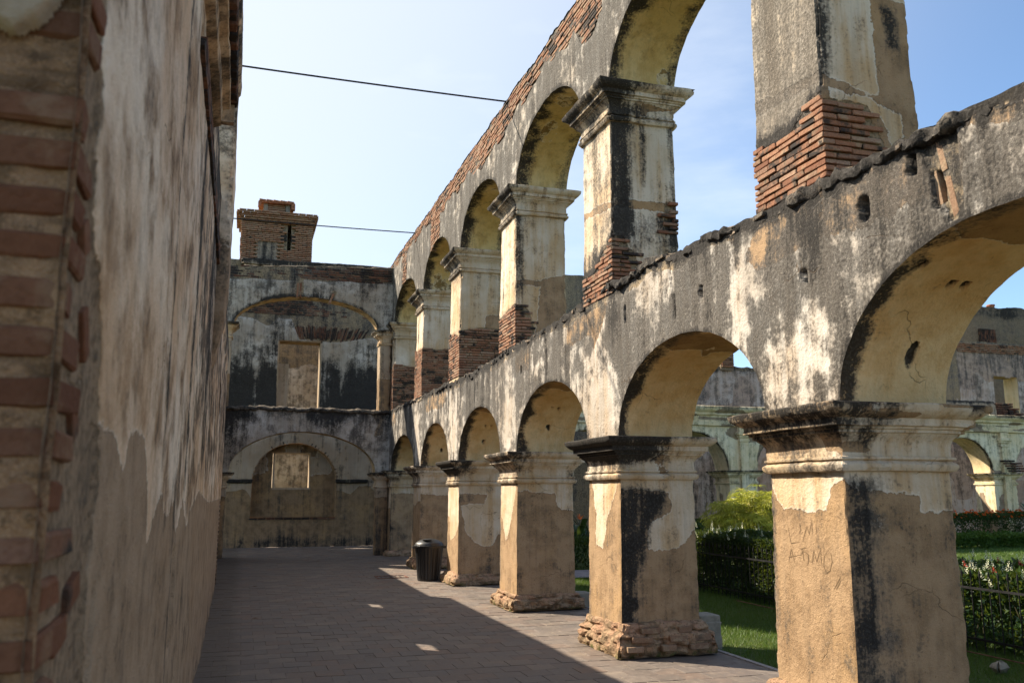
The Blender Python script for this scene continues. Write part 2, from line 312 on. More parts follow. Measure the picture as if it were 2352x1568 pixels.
# ------------------------------------------------------------------ bricks
def brick_unit(seed):
    """irregular rounded brick of size 1: 24 vertices, 26 faces"""
    r = np.random.default_rng(seed); V = []; b = .42
    key = {}
    for ax in range(3):
        for sg in (-1, 1):
            for a in (-1, 1):
                for c in (-1, 1):
                    v = [0, 0, 0]; o = [i for i in range(3) if i != ax]; v[ax] = .5 * sg; v[o[0]] = a * (.5 - (.03 if o[0] == 0 else .12 if o[0] == 2 else .06)); v[o[1]] = c * (.5 - (.03 if o[1] == 0 else .12 if o[1] == 2 else .06))
                    key[(ax, sg, a, c)] = len(V); V.append(v)
    V = np.array(V); V += (r.random(V.shape) - .5) * np.array([.03, .07, .14]); F = []
    for ax in range(3):
        for sg in (-1, 1):
            q = [key[(ax, sg, -1, -1)], key[(ax, sg, 1, -1)], key[(ax, sg, 1, 1)], key[(ax, sg, -1, 1)]]
            if (sg < 0) ^ (ax == 1): q = q[::-1]
            F.append(q)
    def k(ax, s): # s = signs (x,y,z)
        o = [i for i in range(3) if i != ax]; return key[(ax, s[ax], s[o[0]], s[o[1]])]
    for ax in range(3):          # edge bevels parallel to ax
        o = [i for i in range(3) if i != ax]
        for a in (-1, 1):
            for c in (-1, 1):
                s1 = [0, 0, 0]; s2 = [0, 0, 0]; s1[ax] = -1; s2[ax] = 1
                for s_ in (s1, s2): s_[o[0]] = a; s_[o[1]] = c
                q = [k(o[0], s1), k(o[0], s2), k(o[1], s2), k(o[1], s1)]
                n = np.cross(V[q[1]] - V[q[0]], V[q[2]] - V[q[1]])
                if np.dot(n, V[q].mean(0)) < 0: q = q[::-1]
                F.append(q)
    T = []
    for s_ in [(a, b_, c) for a in (-1, 1) for b_ in (-1, 1) for c in (-1, 1)]:
        q = [k(0, s_), k(1, s_), k(2, s_)]; n = np.cross(V[q[1]] - V[q[0]], V[q[2]] - V[q[1]])
        if np.dot(n, V[q].mean(0)) < 0: q = q[::-1]
        T.append(q + [q[0]])
    F2 = []
    for q in F:
        n = np.cross(V[q[1]] - V[q[0]], V[q[2]] - V[q[1]])
        F2 += [(q[0], q[1], q[2]), (q[0], q[2], q[3])] if np.dot(n, V[q].mean(0)) > 0 else [(q[0], q[2], q[1]), (q[0], q[3], q[2])]
    F2 += [tuple(q[:3]) for q in T]
    return V, np.array(F2)
BU = [brick_unit(50 + i) for i in range(6)]
BME = {}
def brick_mesh(i, mat):
    if (i, mat) not in BME:
        b = MB(); b.mesh(BU[i][0], BU[i][1]); o = b.build('brick', M[mat], attrs=False, smooth=False)
        BME[(i, mat)] = o.data; bpy.data.objects.remove(o)
    return BME[(i, mat)]
def root_off(p):
    v = Vector((0, 0, 0))
    while p is not None: v += p.location; p = p.parent
    return v
def place_bricks(lst, mat, parent, stuff=None, name='brick'):
    """lst: (cx,cy,cz, lx,ly,lz, rotz). objects, or one joined 'stuff' part"""
    if stuff is None:
        off = root_off(parent)
        for q in lst:
            i = random.randrange(6); o = bpy.data.objects.new(name, brick_mesh(i, mat)); COL.objects.link(o); o.parent = parent
            o.location = Vector(q[:3]) - off; o.scale = q[3:6]; o.rotation_euler = (random.uniform(-.02, .02), random.uniform(-.02, .02), q[6] + random.uniform(-.02, .02))
            if len(q) > 7: o.rotation_euler = q[7]
    else:
        b = MB()
        for q in lst:
            V, F = BU[random.randrange(6)]; V = V * np.array(q[3:6])
            if len(q) > 7:
                mt = np.array(__import__('mathutils').Euler(q[7]).to_matrix()); V = V @ mt.T
            elif q[6]:
                a = q[6]; V = V @ np.array([[cos(a), -sin(a), 0], [sin(a), cos(a), 0], [0, 0, 1]]).T
            b.mesh(V + np.array(q[:3]), F, dict(tint=random.random()))
        tag(b.build(stuff, M[mat], parent, smooth=False), kind='stuff')
def courses(u0, u1, z0, z1, inside, L=.28, H=.038, pitch=.05, depth=.10, mk=None, jit=.006):
    """brick centres on a wall face; inside(u,z) -> bool; mk(u,z,l,h,proud)->tuple"""
    out = []; k = 0; z = z0 + pitch / 2
    while z < z1:
        u = u0 + (L / 2 if k % 2 else 0) - L + random.uniform(-.03, .03)
        while u < u1:
            l = L * random.uniform(.86, 1.08); c = u + l / 2
            a, b = max(u, u0), min(u + l, u1)
            if b - a > .06 and inside((a + b) / 2, z): out.append(mk((a + b) / 2, z + random.uniform(-.003, .003), (b - a) - .012, H * random.uniform(.9, 1.08), random.uniform(-jit, jit)))
            u += l
        z += pitch; k += 1
    return out

# ------------------------------------------------------------------ generic masonry builders
def arch_z(u, op):
    u0, u1, rise, zs = op; c, a = (u0 + u1) / 2, (u1 - u0) / 2
    return zs + rise * np.sqrt(np.clip(1 - ((u - c) / a) ** 2, 0, 1))
def frame(kind, base):
    """local (u along, w depth, z) -> world. 'y': wall runs along Y, w=0 face looks to -X. 'x': runs along X, w=0 face looks to -Y"""
    if kind == 'y': return lambda u, w, z: np.stack([base + w, u, z], -1)
    return lambda u, w, z: np.stack([u, base + w, z], -1)
def arch_wall(b_face, b_soff, kind, base, thick, u0, u1, ops, zs, topf, du=.03, rows=40, at=None, amp=.007, seed=0, back=True, sres=.05, bottoms=True, b_top=None, sof_amp=None):
    """wall strip above springing zs with arch openings ops [(u0,u1,rise)]"""
    fr = frame(kind, base); fl = (kind == 'x')
    segs = []; cur = u0
    for (a, c, r) in ops:
        if a > cur + 1e-4: segs.append(('p', cur, a, None))
        segs.append(('o', a, c, r)); cur = c
    if cur < u1 - 1e-4: segs.append(('p', cur, u1, None))
    U = []; ZB = []
    for ty, a, c, r in segs:
        if ty == 'p':
            n = max(2, int((c - a) / du)); u = np.linspace(a, c, n + 1); zb = np.full(n + 1, zs)
        else:
            n = max(16, int((c - a) * 1.45 / du)); th = np.linspace(0, pi, n + 1); u = (a + c) / 2 - (c - a) / 2 * np.cos(th); zb = zs + r * np.sin(th)
        U.append(u); ZB.append(zb)
    for u, zb in zip(U, ZB):
        t = np.linspace(0, 1, rows + 1); UU = np.repeat(u[:, None], rows + 1, 1); ZZ = zb[:, None] + (topf(u) - zb)[:, None] * t[None]
        for w in ((0, thick) if back else (0,)):
            A = at('front' if w == 0 else 'back', UU, np.full_like(UU, w), ZZ) if at else None
            P = fr(UU, np.full_like(UU, w), ZZ); P = disp(P, amp, 7, seed)
            if A and 'push' in A and w == 0:
                P = P + (np.array([1., 0, 0]) if kind == 'y' else np.array([0, 1., 0])) * A['push'][..., None]
            b_face.grid(P, A, flip=(w == 0) ^ fl)
        n = max(3, int(thick / sres)); w = np.linspace(0, thick, n + 1)
        UU, WW = np.meshgrid(u, w, indexing='ij'); TT = np.repeat(topf(u)[:, None], n + 1, 1)
        if b_top is not None:
            A = at('top', UU, WW, TT) if at else None
            P = fr(UU, WW, TT); e = np.sin(np.clip(WW / thick, 0, 1) * pi); P[..., 2] += e * (.02 + .07 * fbm(P[..., 0] * 5, P[..., 1] * 5, 0 * P[..., 0], seed + 9))
            b_top.grid(disp(P, amp, 7, seed), A, flip=fl)
    for (ty, a, c, r), u, zb in zip(segs, U, ZB):
        if ty == 'o' or bottoms:
            n = max(3, int(thick / (sres if ty == 'p' else sres * .6))); w = np.linspace(0, thick, n + 1)
            UU, WW = np.meshgrid(u, w, indexing='ij'); ZZ = np.repeat(zb[:, None], n + 1, 1)
            A = at('soffit', UU, WW, ZZ) if at else None; P = disp(fr(UU, WW, ZZ), amp, 7, seed)
            if A and 'push' in A: P[..., 2] += A['push']
            b_soff.grid(P, A, flip=not fl)
    for u in (u0, u1):   # ends
        w = np.linspace(0, thick, 8); z = np.linspace(zs, float(topf(np.array([u]))[0]), rows + 1); WW, ZZ = np.meshgrid(w, z, indexing='ij')
        b_face.grid(disp(fr(np.full_like(WW, u), WW, ZZ), amp, 7, seed), dict(grey=.3, dark=.2))
def loft(b, x0, x1, y0, y1, prof, res=.04, at=None, amp=.006, seed=0, chip=.010, close=True):
    """rectangular block swept through a profile [(z, off)]; faces 'X-','X+','Y-','Y+'"""
    zs = []; of = []
    for (za, oa), (zb, ob) in zip(prof[:-1], prof[1:]):
        n = max(1, int(abs(zb - za) / res)); 
        for i in range(n): zs.append(za + (zb - za) * i / n); of.append(oa + (ob - oa) * i / n)
    zs.append(prof[-1][0]); of.append(prof[-1][1]); zs = np.array(zs); of = np.array(of)
    for face in ('X-', 'Y-', 'X+', 'Y+'):
        hor = face[0] == 'X'; a, c = (y0, y1) if hor else (x0, x1); n = max(4, int((c - a) / res)); s_ = np.linspace(0, 1, n + 1)
        S, Zg = np.meshgrid(s_, zs, indexing='ij'); O = np.repeat(of[None], n + 1, 0)
        lo, hi = a - O, c + O; Uc = lo + (hi - lo) * S
        fx = {'X-': x0 - O, 'X+': x1 + O, 'Y-': y0 - O, 'Y+': y1 + O}[face]
        P = np.stack([fx, Uc, Zg] if hor else [Uc, fx, Zg], -1)
        A = at(face, Uc, Zg) if at else None
        if A and 'push' in A:
            nrm = {'X-': (1., 0, 0), 'X+': (-1., 0, 0), 'Y-': (0, 1., 0), 'Y+': (0, -1., 0)}[face]; g = A['push']
            P = P + np.array(nrm) * g[..., None]
        # chipped arrises
        cx, cy = (x0 + x1) / 2, (y0 + y1) / 2
        for col in (0, -1):
            q = P[col]; k = chip * (.3 + 2.2 * np.clip(fbm(q[:, 0] * 3, q[:, 1] * 3, q[:, 2] * 14, seed + 3) - .45, 0, 1) * 2)
            P[col, :, 0] += np.sign(cx - q[:, 0]) * k; P[col, :, 1] += np.sign(cy - q[:, 1]) * k
        P = disp(P, amp, 7, seed); b.grid(P, A, flip=face in ('X-', 'Y+'))
    if close:
        for z, o, fl in ((zs[0], of[0], True), (zs[-1], of[-1], False)):
            n = 8; X, Y = np.meshgrid(np.linspace(x0 - o, x1 + o, n), np.linspace(y0 - o, y1 + o, n), indexing='ij')
            P = np.stack([X, Y, np.full_like(X, z)], -1); b.grid(disp(P, amp, 7, seed), dict(grey=.4, dark=.5 if not fl else .1), flip=fl)

# ================================================================== GROUND
def sheet(name, x0, x1, y0, y1, z, mat, nx=2, ny=2, kind='structure', label=None):
    b = MB(); X, Y = np.meshgrid(np.linspace(x0, x1, nx), np.linspace(y0, y1, ny), indexing='ij')
    b.grid(np.stack([X, Y, np.full_like(X, z)], -1)); o = b.build(name, mat, smooth=False); return tag(o, label, kind=kind)
t = NT('soil_and_turf'); p = t.pos(); n1 = t.noise(p, .25, 5); n2 = t.noise(p, 9, 5, .7)
t.col(t.mix(t.ss(n2, .4, .65), t.mix(t.ss(n1, .4, .6), (.050, .080, .018), (.085, .105, .028)), (.04, .05, .015))); t.bump(t.mul(n2, .03)); M['turf'] = t.m
sheet('ground', -1500, 1500, -1500, 1500, -.06, M['turf'])
sheet('lawn', 5.06, 60, -8, 24.4, -.02, M['turf'])
PAV_Y0, PAV_Y1 = 4.0, 29.3
b = MB(); b.box(-1.2, 5.04, -6, 29.4, -.2, -.004); tag(b.build('pavement', simple('pavement_mortar', (.145, .118, .098), .95, .25, 12), smooth=False), kind='structure')
pav = bpy.data.objects['pavement']
t = NT('worn_clay_tile'); p = t.pos(); r = t.math('FRACT', t.add(t.nd('ShaderNodeObjectInfo').outputs['Random'], t.attr('tint'))); n = t.nd('ShaderNodeValToRGB'); e = n.color_ramp.elements
e[0].color = (.140, .106, .086, 1); e[1].color = (.182, .140, .107, 1)
for x_, c_ in ((.25, (.157, .127, .104)), (.5, (.170, .118, .088)), (.7, (.137, .114, .098)), (.85, (.190, .152, .120))): q = e.new(x_); q.color = (*c_, 1)
t.set(n.inputs[0], r); nm = t.noise(p, 2.3, 5, .65); nf = t.noise(t.map(p, (14, 14, 1)), 1, 5, .65); c = t.mix(t.mul(t.ss(nm, .42, .62), .6), n.outputs[0], (.140, .117, .102))
c = t.mix(t.mul(t.ss(nf, .5, .7), .35), c, (.30, .25, .20)); c = t.mix(t.mul(t.ss(nf, .5, .34), .4), c, (.10, .085, .075))
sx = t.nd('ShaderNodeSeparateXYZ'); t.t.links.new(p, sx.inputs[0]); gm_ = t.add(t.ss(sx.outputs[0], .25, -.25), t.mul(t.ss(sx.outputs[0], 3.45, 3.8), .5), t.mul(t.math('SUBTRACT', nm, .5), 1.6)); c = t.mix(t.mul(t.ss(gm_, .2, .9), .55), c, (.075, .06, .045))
t.col(c); t.rough(t.ss(nf, .3, .7, .62, .85)); t.b.inputs['Specular IOR Level'].default_value = .3; t.bump(t.add(t.mul(nf, .006), t.mul(t.noise(p, 70, 3), .003)), 1, .7); M['tile'] = t.m
TL = .272
def tile_unit(seed):
    r = np.random.default_rng(seed); h = .5 - .008; V = []
    for z, s_ in ((0, .5 - .008), (.86, .5 - .008), (1.0, h - .012)):
        for a, c in ((-1, -1), (1, -1), (1, 1), (-1, 1)): V.append((a * s_ + r.uniform(-.008, .008), c * s_ + r.uniform(-.008, .008), z + (r.uniform(-.05, .05) if z else 0)))
    F = []
    for k in (0, 1):
        for i in range(4): j = (i + 1) % 4; F += [(k * 4 + i, k * 4 + j, k * 4 + 4 + j), (k * 4 + i, k * 4 + 4 + j, k * 4 + 4 + i)]
    F += [(8, 9, 10), (8, 10, 11)]; return np.array(V), np.array(F)
TU = [tile_unit(i) for i in range(5)]; TM = []
for V, F in TU:
    b = MB(); b.mesh(V, F); o = b.build('tile', M['tile'], attrs=False, smooth=False); TM.append(o.data); bpy.data.objects.remove(o)
tiles = []; row = 0; y = PAV_Y0
skew = -.012
while y < PAV_Y1:
    x = -.75 + (TL / 2 if row % 2 else 0)
    while x < 4.92:
        tiles.append((x, y + skew * x, random.uniform(-.003, .003))); x += TL
    y += TL; row += 1
vis = [q for q in tiles if q[1] > 6.9 and q[0] > -.3]
vis.sort(key=lambda q: q[1]); near = set(vis[:300]); bst = MB()
for q in tiles:
    k = random.randrange(5); rz = random.choice((0, pi / 2, pi, -pi / 2)) + random.uniform(-.012, .012)
    if q in near:
        o = bpy.data.objects.new('tile', TM[k]); COL.objects.link(o); o.parent = pav; o.location = (q[0], q[1], q[2] - .03); o.scale = (TL, TL, .03)
        o.rotation_euler = (random.uniform(-.006, .006), random.uniform(-.006, .006), rz)
    else:
        V, F = TU[k]; a = rz; V = V * np.array([TL, TL, .03]); V = V @ np.array([[cos(a), -sin(a), 0], [sin(a), cos(a), 0], [0, 0, 1]]).T
        bst.mesh(V + np.array([q[0], q[1], q[2] - .03]), F, dict(tint=random.random()))
tag(bst.build('paving_tiles', M['tile'], pav, smooth=False), kind='stuff')
bp = MB(); bp.box(5.04, 5.10, -6, 24.5, -.1, .005); bp.build('edging', simple('edging_stone', (.24, .21, .19), .9, .3, 9), pav, smooth=False)

# ================================================================== CLOISTER ARCADE
X0, TH = 3.9, .9
PN = {-1: -2.4, 0: 1.33, 1: 5.06, 2: 8.80, 3: 12.53, 4: 16.26, 5: 20.0, 6: 24.25}
SPR = 2.30; USP = 6.45
arcade = empty('cloister_arcade', (4.35, 12, 0), 'long two-storey ruined arcade of stained plaster piers and arches beside the paved walk', 'arcade')
def topz(u): return np.interp(u, [-3, 3.4, 5, 6, 8, 10, 13.7, 16, 22, 26], [3.86, 3.88, 3.93, 3.96, 4.05, 4.02, 3.88, 3.87, 3.97, 4.0]) + .07 * (vn(u * 1.9, 0, 0, 3) - .5) + .04 * (vn(u * 9, 0, 0, 4) - .5)
def utop(u): return 7.95 + .0165 * u + .05 * (vn(u * 2.5, 0, 0, 13) - .5) + .035 * (vn(u * 11, 0, 0, 14) - .5)
P1K = [(4.02, 1.71), (4.52, 1.70), (4.52, 1.57), (5.2, 1.57), (5.2, 2.2), (3.7, 2.2), (3.7, 1.79), (3.87, 1.79)]
KEEP = {('1', 'Y-'): P1K,
        ('1', 'X-'): [(6.1, 2.3), (5.96, 1.86), (5.87, 1.63), (5.8, 1.57), (5.28, 1.57), (5.24, 1.71), (5.1, 1.78), (4.9, 1.84), (4.9, 2.3)]}
PEEL = {('2', 'Y-'): [(3.6, 1.74), (4.18, 1.74), (4.48, 1.71), (4.52, 1.62), (4.51, 1.49), (4.36, 1.43), (4.25, 1.39), (4.21, 1.15), (4.23, 1.11), (4.56, 1.10), (4.69, 1.22), (4.81, 1.32), (5.1, 1.4), (5.1, -.5), (3.6, -.5)],
        ('2', 'X-'): [(10.0, 2.2), (9.62, 2.2), (9.6, 1.84), (9.48, 1.46), (9.49, 1.11), (9.29, 1.09), (9.16, 1.4), (8.96, 1.69), (8.85, 1.9), (8.4, 1.9), (8.4, -.5), (10, -.5)],
        ('3', 'Y-'): [(3.6, 1.81), (3.94, 1.72), (4.02, 1.74), (4.24, 1.71), (4.5, 1.69), (4.53, 1.63), (4.55, 1.49), (4.61, 1.44), (4.78, 1.43), (5.1, 1.43), (5.1, -.5), (3.6, -.5)],
        ('3', 'X-'): [(13.8, 1.83), (13.54, 1.83), (13.39, 1.41), (13.1, .96), (12.94, 1.11), (12.66, 1.63), (12.57, 1.9), (12.2, 1.9), (12.2, -.5), (13.8, -.5)],
        ('4', 'Y-'): [(3.6, 1.72), (4.47, 1.67), (4.43, 1.48), (3.95, 1.48), (4.05, .98), (4.2, .8), (4.42, .7), (4.58, .74), (4.67, .9), (5.1, 1.0), (5.1, -.5), (3.6, -.5)],
        ('4', 'X-'): [(17.4, 1.3), (17.0, 1.25), (16.9, .8), (16.5, .9), (16.0, 1.3), (16.0, -.5), (17.4, -.5)],
        ('5', 'Y-'): [(3.6, 1.69), (3.97, 1.66), (4.44, 1.64), (5.1, 1.62), (5.1, -.5), (3.6, -.5)],
        ('5', 'X-'): [(21.2, 1.5), (20.6, 1.4), (20.3, 1.5), (19.7, 1.5), (19.7, -.5), (21.2, -.5)],
        ('6', 'Y-'): [(3.3, 1.62), (4.3, 1.7), (5.1, 1.6), (5.1, -.5), (3.3, -.5)]}
DARK2 = [(3.7, 1.76), (4.18, 1.75), (4.42, 1.71), (4.43, 1.60), (4.36, 1.48), (4.24, 1.38), (4.19, 1.05), (4.06, .7), (4.02, .1), (3.7, .1)]
def pier_at(n):
    k = str(n)
    def f(face, U, Z):
        A = dict(peel=-.3, brick=-.5, dark=0 * U, grey=0 * U)
        if (k, face) in KEEP: A['peel'] = -sdf(KEEP[(k, face)], U, Z)
        elif (k, face) in PEEL: A['peel'] = sdf(PEEL[(k, face)], U, Z)
        elif n >= 1: A['peel'] = 1.4 - Z + .3 * (vn(U * 2, Z * 0, n, 5) - .5)
        else: A['peel'] = 1.5 - Z
        A['peel'] = np.broadcast_to(A['peel'], U.shape)
        d = .04 * np.ones_like(U); g = .06 * np.ones_like(U)
        if face == 'Y-':
            if n == 1: d += .62 * sm(.16, .06, np.abs(U - 3.99)) * sm(1.86, 1.74, Z) * (1 - .25 * sm(.9, .4, Z)); g += .5 * sm(.34, .1, np.abs(U - 4.02)) * sm(1.9, 1.7, Z)
            elif n == 2: d += .62 * sm(-.10, .07, sdf(DARK2, U, Z)); g += .45 * sm(-.2, .1, sdf(DARK2, U, Z))
            elif n == 4: d += .45 * sm(-.05, .05, sdf([(3.7, 1.72), (4.25, 1.69), (4.2, 1.5), (3.7, 1.5)], U, Z))
            else: d += .28 * sm(4.1, 3.9, U) * sm(2.0, 1.2, Z)
            # rising damp and patched repairs near the foot
            d += .30 * sm(.12, 0, np.abs(Z - .62 - .12 * np.sin(U * 7 + n))) * sm(.4, .7, vn(U * 3, Z * 5, n, 6))
            g += .22 * sm(.5, .1, Z)
        elif face == 'X-':
            g += .10 + .35 * sm(.10, 0, np.abs(U - (PN[n] + .9))) + .2 * sm(.5, .0, Z)
            d += .3 * sm(1.90, 1.98, Z) * (vn(U * 5, 0, n, 8)) 
            d += .25 * sm(.10, 0, np.abs(U - (PN[n] + .88))) * sm(.9, 1.5, Z)
        A['dark'] = d; A['grey'] = g; return A
    return f
CAPP = [(-.46, .0), (-.455, .028), (-.43, .045), (-.41, .045), (-.395, .028), (-.385, .010), (-.375, .032), (-.36, .032), (-.355, .012), (-.27, .012), (-.235, .03), (-.21, .06), (-.20, .065), (-.195, .085), (-.175, .085), (-.17, .105), (-.155, .105), (-.15, .135), (-.10, .14), (-.095, .155), (-.075, .185), (-.045, .215), (-.01, .22), (0, .21)]
def cap_at(n, sp, lower=True):
    def f(face, U, Z):
        z = Z - sp; d = .05 * np.ones_like(U); g = .05 * np.ones_like(U)
        y0 = PN[n]
        if lower:
            if face == 'Y-':
                lim = {1: 4.15, 2: 4.35, 3: 4.05, 4: 4.1, 5: 3.9, 6: 4.2}.get(n, 4.1)
                d += {1: .48, 2: .72, 3: .4}.get(n, .5) * sm(lim + .25, lim - .2, U) * sm(-.36, -.2, z) + .30 * sm(-.03, 0, z) + .3 * (vn(U * 4, Z * 9, n, 15) - .5)
                if n == 1: d += .5 * sm(.09, .04, np.abs(U - 4.86)) * sm(-.12, -.06, z)
            elif face == 'X-':
                d += {1: .42, 2: .72, 3: .36, 4: .72}.get(n, .4) * sm(-.30, -.2, z) + {1: .10, 2: .25, 4: .25}.get(n, .02) + .35 * (vn(U * 4, Z * 9, n, 15) - .5); g += .5
                if n == 3: d -= .32 * sm(-.12, -.2, z)
                if n in (2,): d -= .85 * sm(.03, .0, np.abs(z + .42))
        else:
            if face == 'Y-': d += (.45 if n == 2 else .2) * sm(4.25, 3.95, U) + .12 * sm(-.1, 0, z) + (.22 if n == 2 else 0) + .35 * (vn(U * 5, Z * 12, n, 15) - .5)
            elif face == 'X-': d += .30 + .25 * sm(-.25, -.05, z) + .4 * (vn(U * 5, Z * 12, n, 15) - .5); g += .6
        return dict(peel=-.06 - .25 * vn(U * 2.5, Z * 4, n, 12) + (.30 if n in (1,) and lower else .12) * sm(.62, .75, vn(U * 3, Z * 9, n + 5, 13)), dark=d, grey=g)
    return f
PLH = {-1: .25, 0: .3, 1: .33, 2: .33, 3: .23, 4: .2, 5: .22, 6: .15}
def rough_plinth(name, x0, x1, y0, y1, h, off, seed, parent, mat='plinth', amp=.03, res=.022):
    b = MB(); prof = [(0, off + .01), (h * .3, off + .015), (h * .62, off - .005), (h * .72, off - .035), (h * .95, off * .45), (h, .015), (h + .02, -.04)]
    def at(face, U, Z):
        q = np.sin(U * 23 + seed * 3 + 6 * vn(U * 4, Z * 6, seed, 2)) * .5 + .5; jz = np.abs(((Z + .02 * vn(U * 5, 0, seed)) % .085) - .0425) / .0425
        return dict(push=(.030 * sm(.82, 1.0, jz) + .022 * sm(.90, 1, q) + .075 * np.clip(fbm(U * 9, Z * 13, seed, 21) - .5, 0, 1) * 2) * sm(h * 1.02, h * .7, Z))
    loft(b, x0, x1, y0, y1, prof, res, at, amp=amp, seed=seed, chip=.05); return b.build(name, M[mat], parent)
for n in range(-1, 7):
    y0 = PN[n]; res = {1: .02, 2: .022, 3: .03}.get(n, .045)
    b = MB(); loft(b, X0, X0 + TH, y0, y0 + .9, [(0, .01), (1.0, .004), (SPR - .44, -.008)], res, pier_at(n), amp=.006, seed=n * 3, chip=.008)
    pr = b.build('lower_pier', M['arcade'], arcade)
    b = MB(); loft(b, X0, X0 + TH, y0, y0 + .9, [(SPR + z, o) for z, o in CAPP], .03 if n in (1, 2, 3) else .05, cap_at(n, SPR), amp=.005, seed=n * 3, chip=.012)
    b.build('capital', M['arcade'], pr)
    if n >= 0: rough_plinth('plinth', X0, X0 + TH, y0, y0 + .9, PLH[n], .12, n, pr, res=.02 if n in (1, 2, 3) else .04)

# letters scratched into the render of the nearest shaft: dark ribbons on the surface, groove shade given as colour
SCR = [[(5.749, 1.468), (5.714, 1.329), (5.605, 1.349)], [(5.611, 1.486), (5.593, 1.432), (5.624, 1.396)], [(5.514, 1.462), (5.577, 1.354)], [(5.514, 1.462), (5.49, 1.402), (5.453, 1.509)], [(5.453, 1.509), (5.455, 1.396)], [(5.406, 1.486), (5.405, 1.406)], [(5.715, 1.292), (5.758, 1.183)], [(5.715, 1.292), (5.677, 1.186)], [(5.754, 1.229), (5.657, 1.245)], [(5.591, 1.304), (5.577, 1.255), (5.572, 1.21)], [(5.61, 1.298), (5.528, 1.311)], [(5.518, 1.292), (5.517, 1.212), (5.538, 1.183)], [(5.45, 1.302), (5.474, 1.195)], [(5.45, 1.302), (5.423, 1.218), (5.37, 1.312)], [(5.37, 1.312), (5.368, 1.199)], [(5.289, 1.306), (5.335, 1.258), (5.342, 1.198), (5.321, 1.154), (5.277, 1.171), (5.251, 1.231), (5.258, 1.282), (5.289, 1.306)], [(5.161, 1.123), (5.223, 1.048)], [(5.239, 1.059), (5.158, 1.149)]]
b = MB()
for st_ in SCR:
    st_ = np.array(st_); k = 8 * (len(st_) - 1) + 1; tt = np.linspace(0, len(st_) - 1, k); Q = np.stack([np.interp(tt, range(len(st_)), st_[:, 0]), np.interp(tt, range(len(st_)), st_[:, 1])], 1)
    T_ = np.gradient(Q, axis=0); T_ /= np.linalg.norm(T_, axis=1)[:, None] + 1e-9; N_ = np.stack([-T_[:, 1], T_[:, 0]], 1); w_ = (.0032 * np.sin(np.linspace(.25, pi - .15, k)))[:, None]
    G = np.stack([Q + N_ * w_, Q - N_ * w_], 1); off = np.where(G[..., 1] < 1, .01 - .006 * G[..., 1], .004 - .012 * (G[..., 1] - 1) / .86)
    P = disp(np.stack([X0 - off, G[..., 0], G[..., 1]], -1), .006, 7, 3); P[..., 0] -= .0018; b.grid(P)
b.build('scratched_letters', simple('scratch_shadow', (.17, .11, .06), .95, .2), bpy.data.objects['lower_pier.002'])
# lower arch wall
LOPS = []
for n in range(-1, 6): LOPS.append((PN[n] + .9, PN[n + 1], .96 if n == 0 else .88))
def inarch(U, Z, ops, zs):
    """distance outside the arch curve (vertical metres above the intrados); large over piers"""
    d = np.full(U.shape, 9.)
    for (a, c, r) in ops:
        m = (U >= a) & (U <= c); zz = arch_z(U, (a, c, r, zs)); d = np.where(m, np.minimum(d, Z - zz), d)
        # radial distance near haunches
        q = np.sqrt(((U - (a + c) / 2) / ((c - a) / 2)) ** 2 + (np.clip(Z - zs, 0, 9) / r) ** 2) - 1; d = np.minimum(d, np.where(q > 0, q * (c - a) / 2, d))
    return d
LH = [(4.68, 3.57, .055, .09), (4.23, 3.72, .04, .08), (5.37, 3.28, .035, .05), (4.05, 3.5, .03, .14), (8.55, 3.62, .03, .09), (6.9, 3.5, .03, .06), (12.3, 3.5, .03, .06), (9.55, 3.1, .03, .05)]
SLOT = [(3.98, 3.27), (4.20, 3.9), (3.86, 3.9), (3.86, 3.27)]
BR = [((5.05, 2.5), (5.8, 3.15), -.30), ((6.15, 2.7), (6.4, 3.8), -.42), ((8.75, 2.3), (9.75, 3.3), -.30), ((9.0, 3.2), (9.5, 3.95), -.25), ((7.3, 3.5), (8.3, 4.0), -.3), ((12.7, 2.4), (13.3, 3.8), -.3), ((16.4, 2.4), (17.1, 3.6), -.3), ((20.2, 2.4), (20.8, 3.6), -.3), ((10.2, 3.6), (10.5, 4.0), -.35), ((1.5, 2.4), (2.1, 3.2), -.25)]
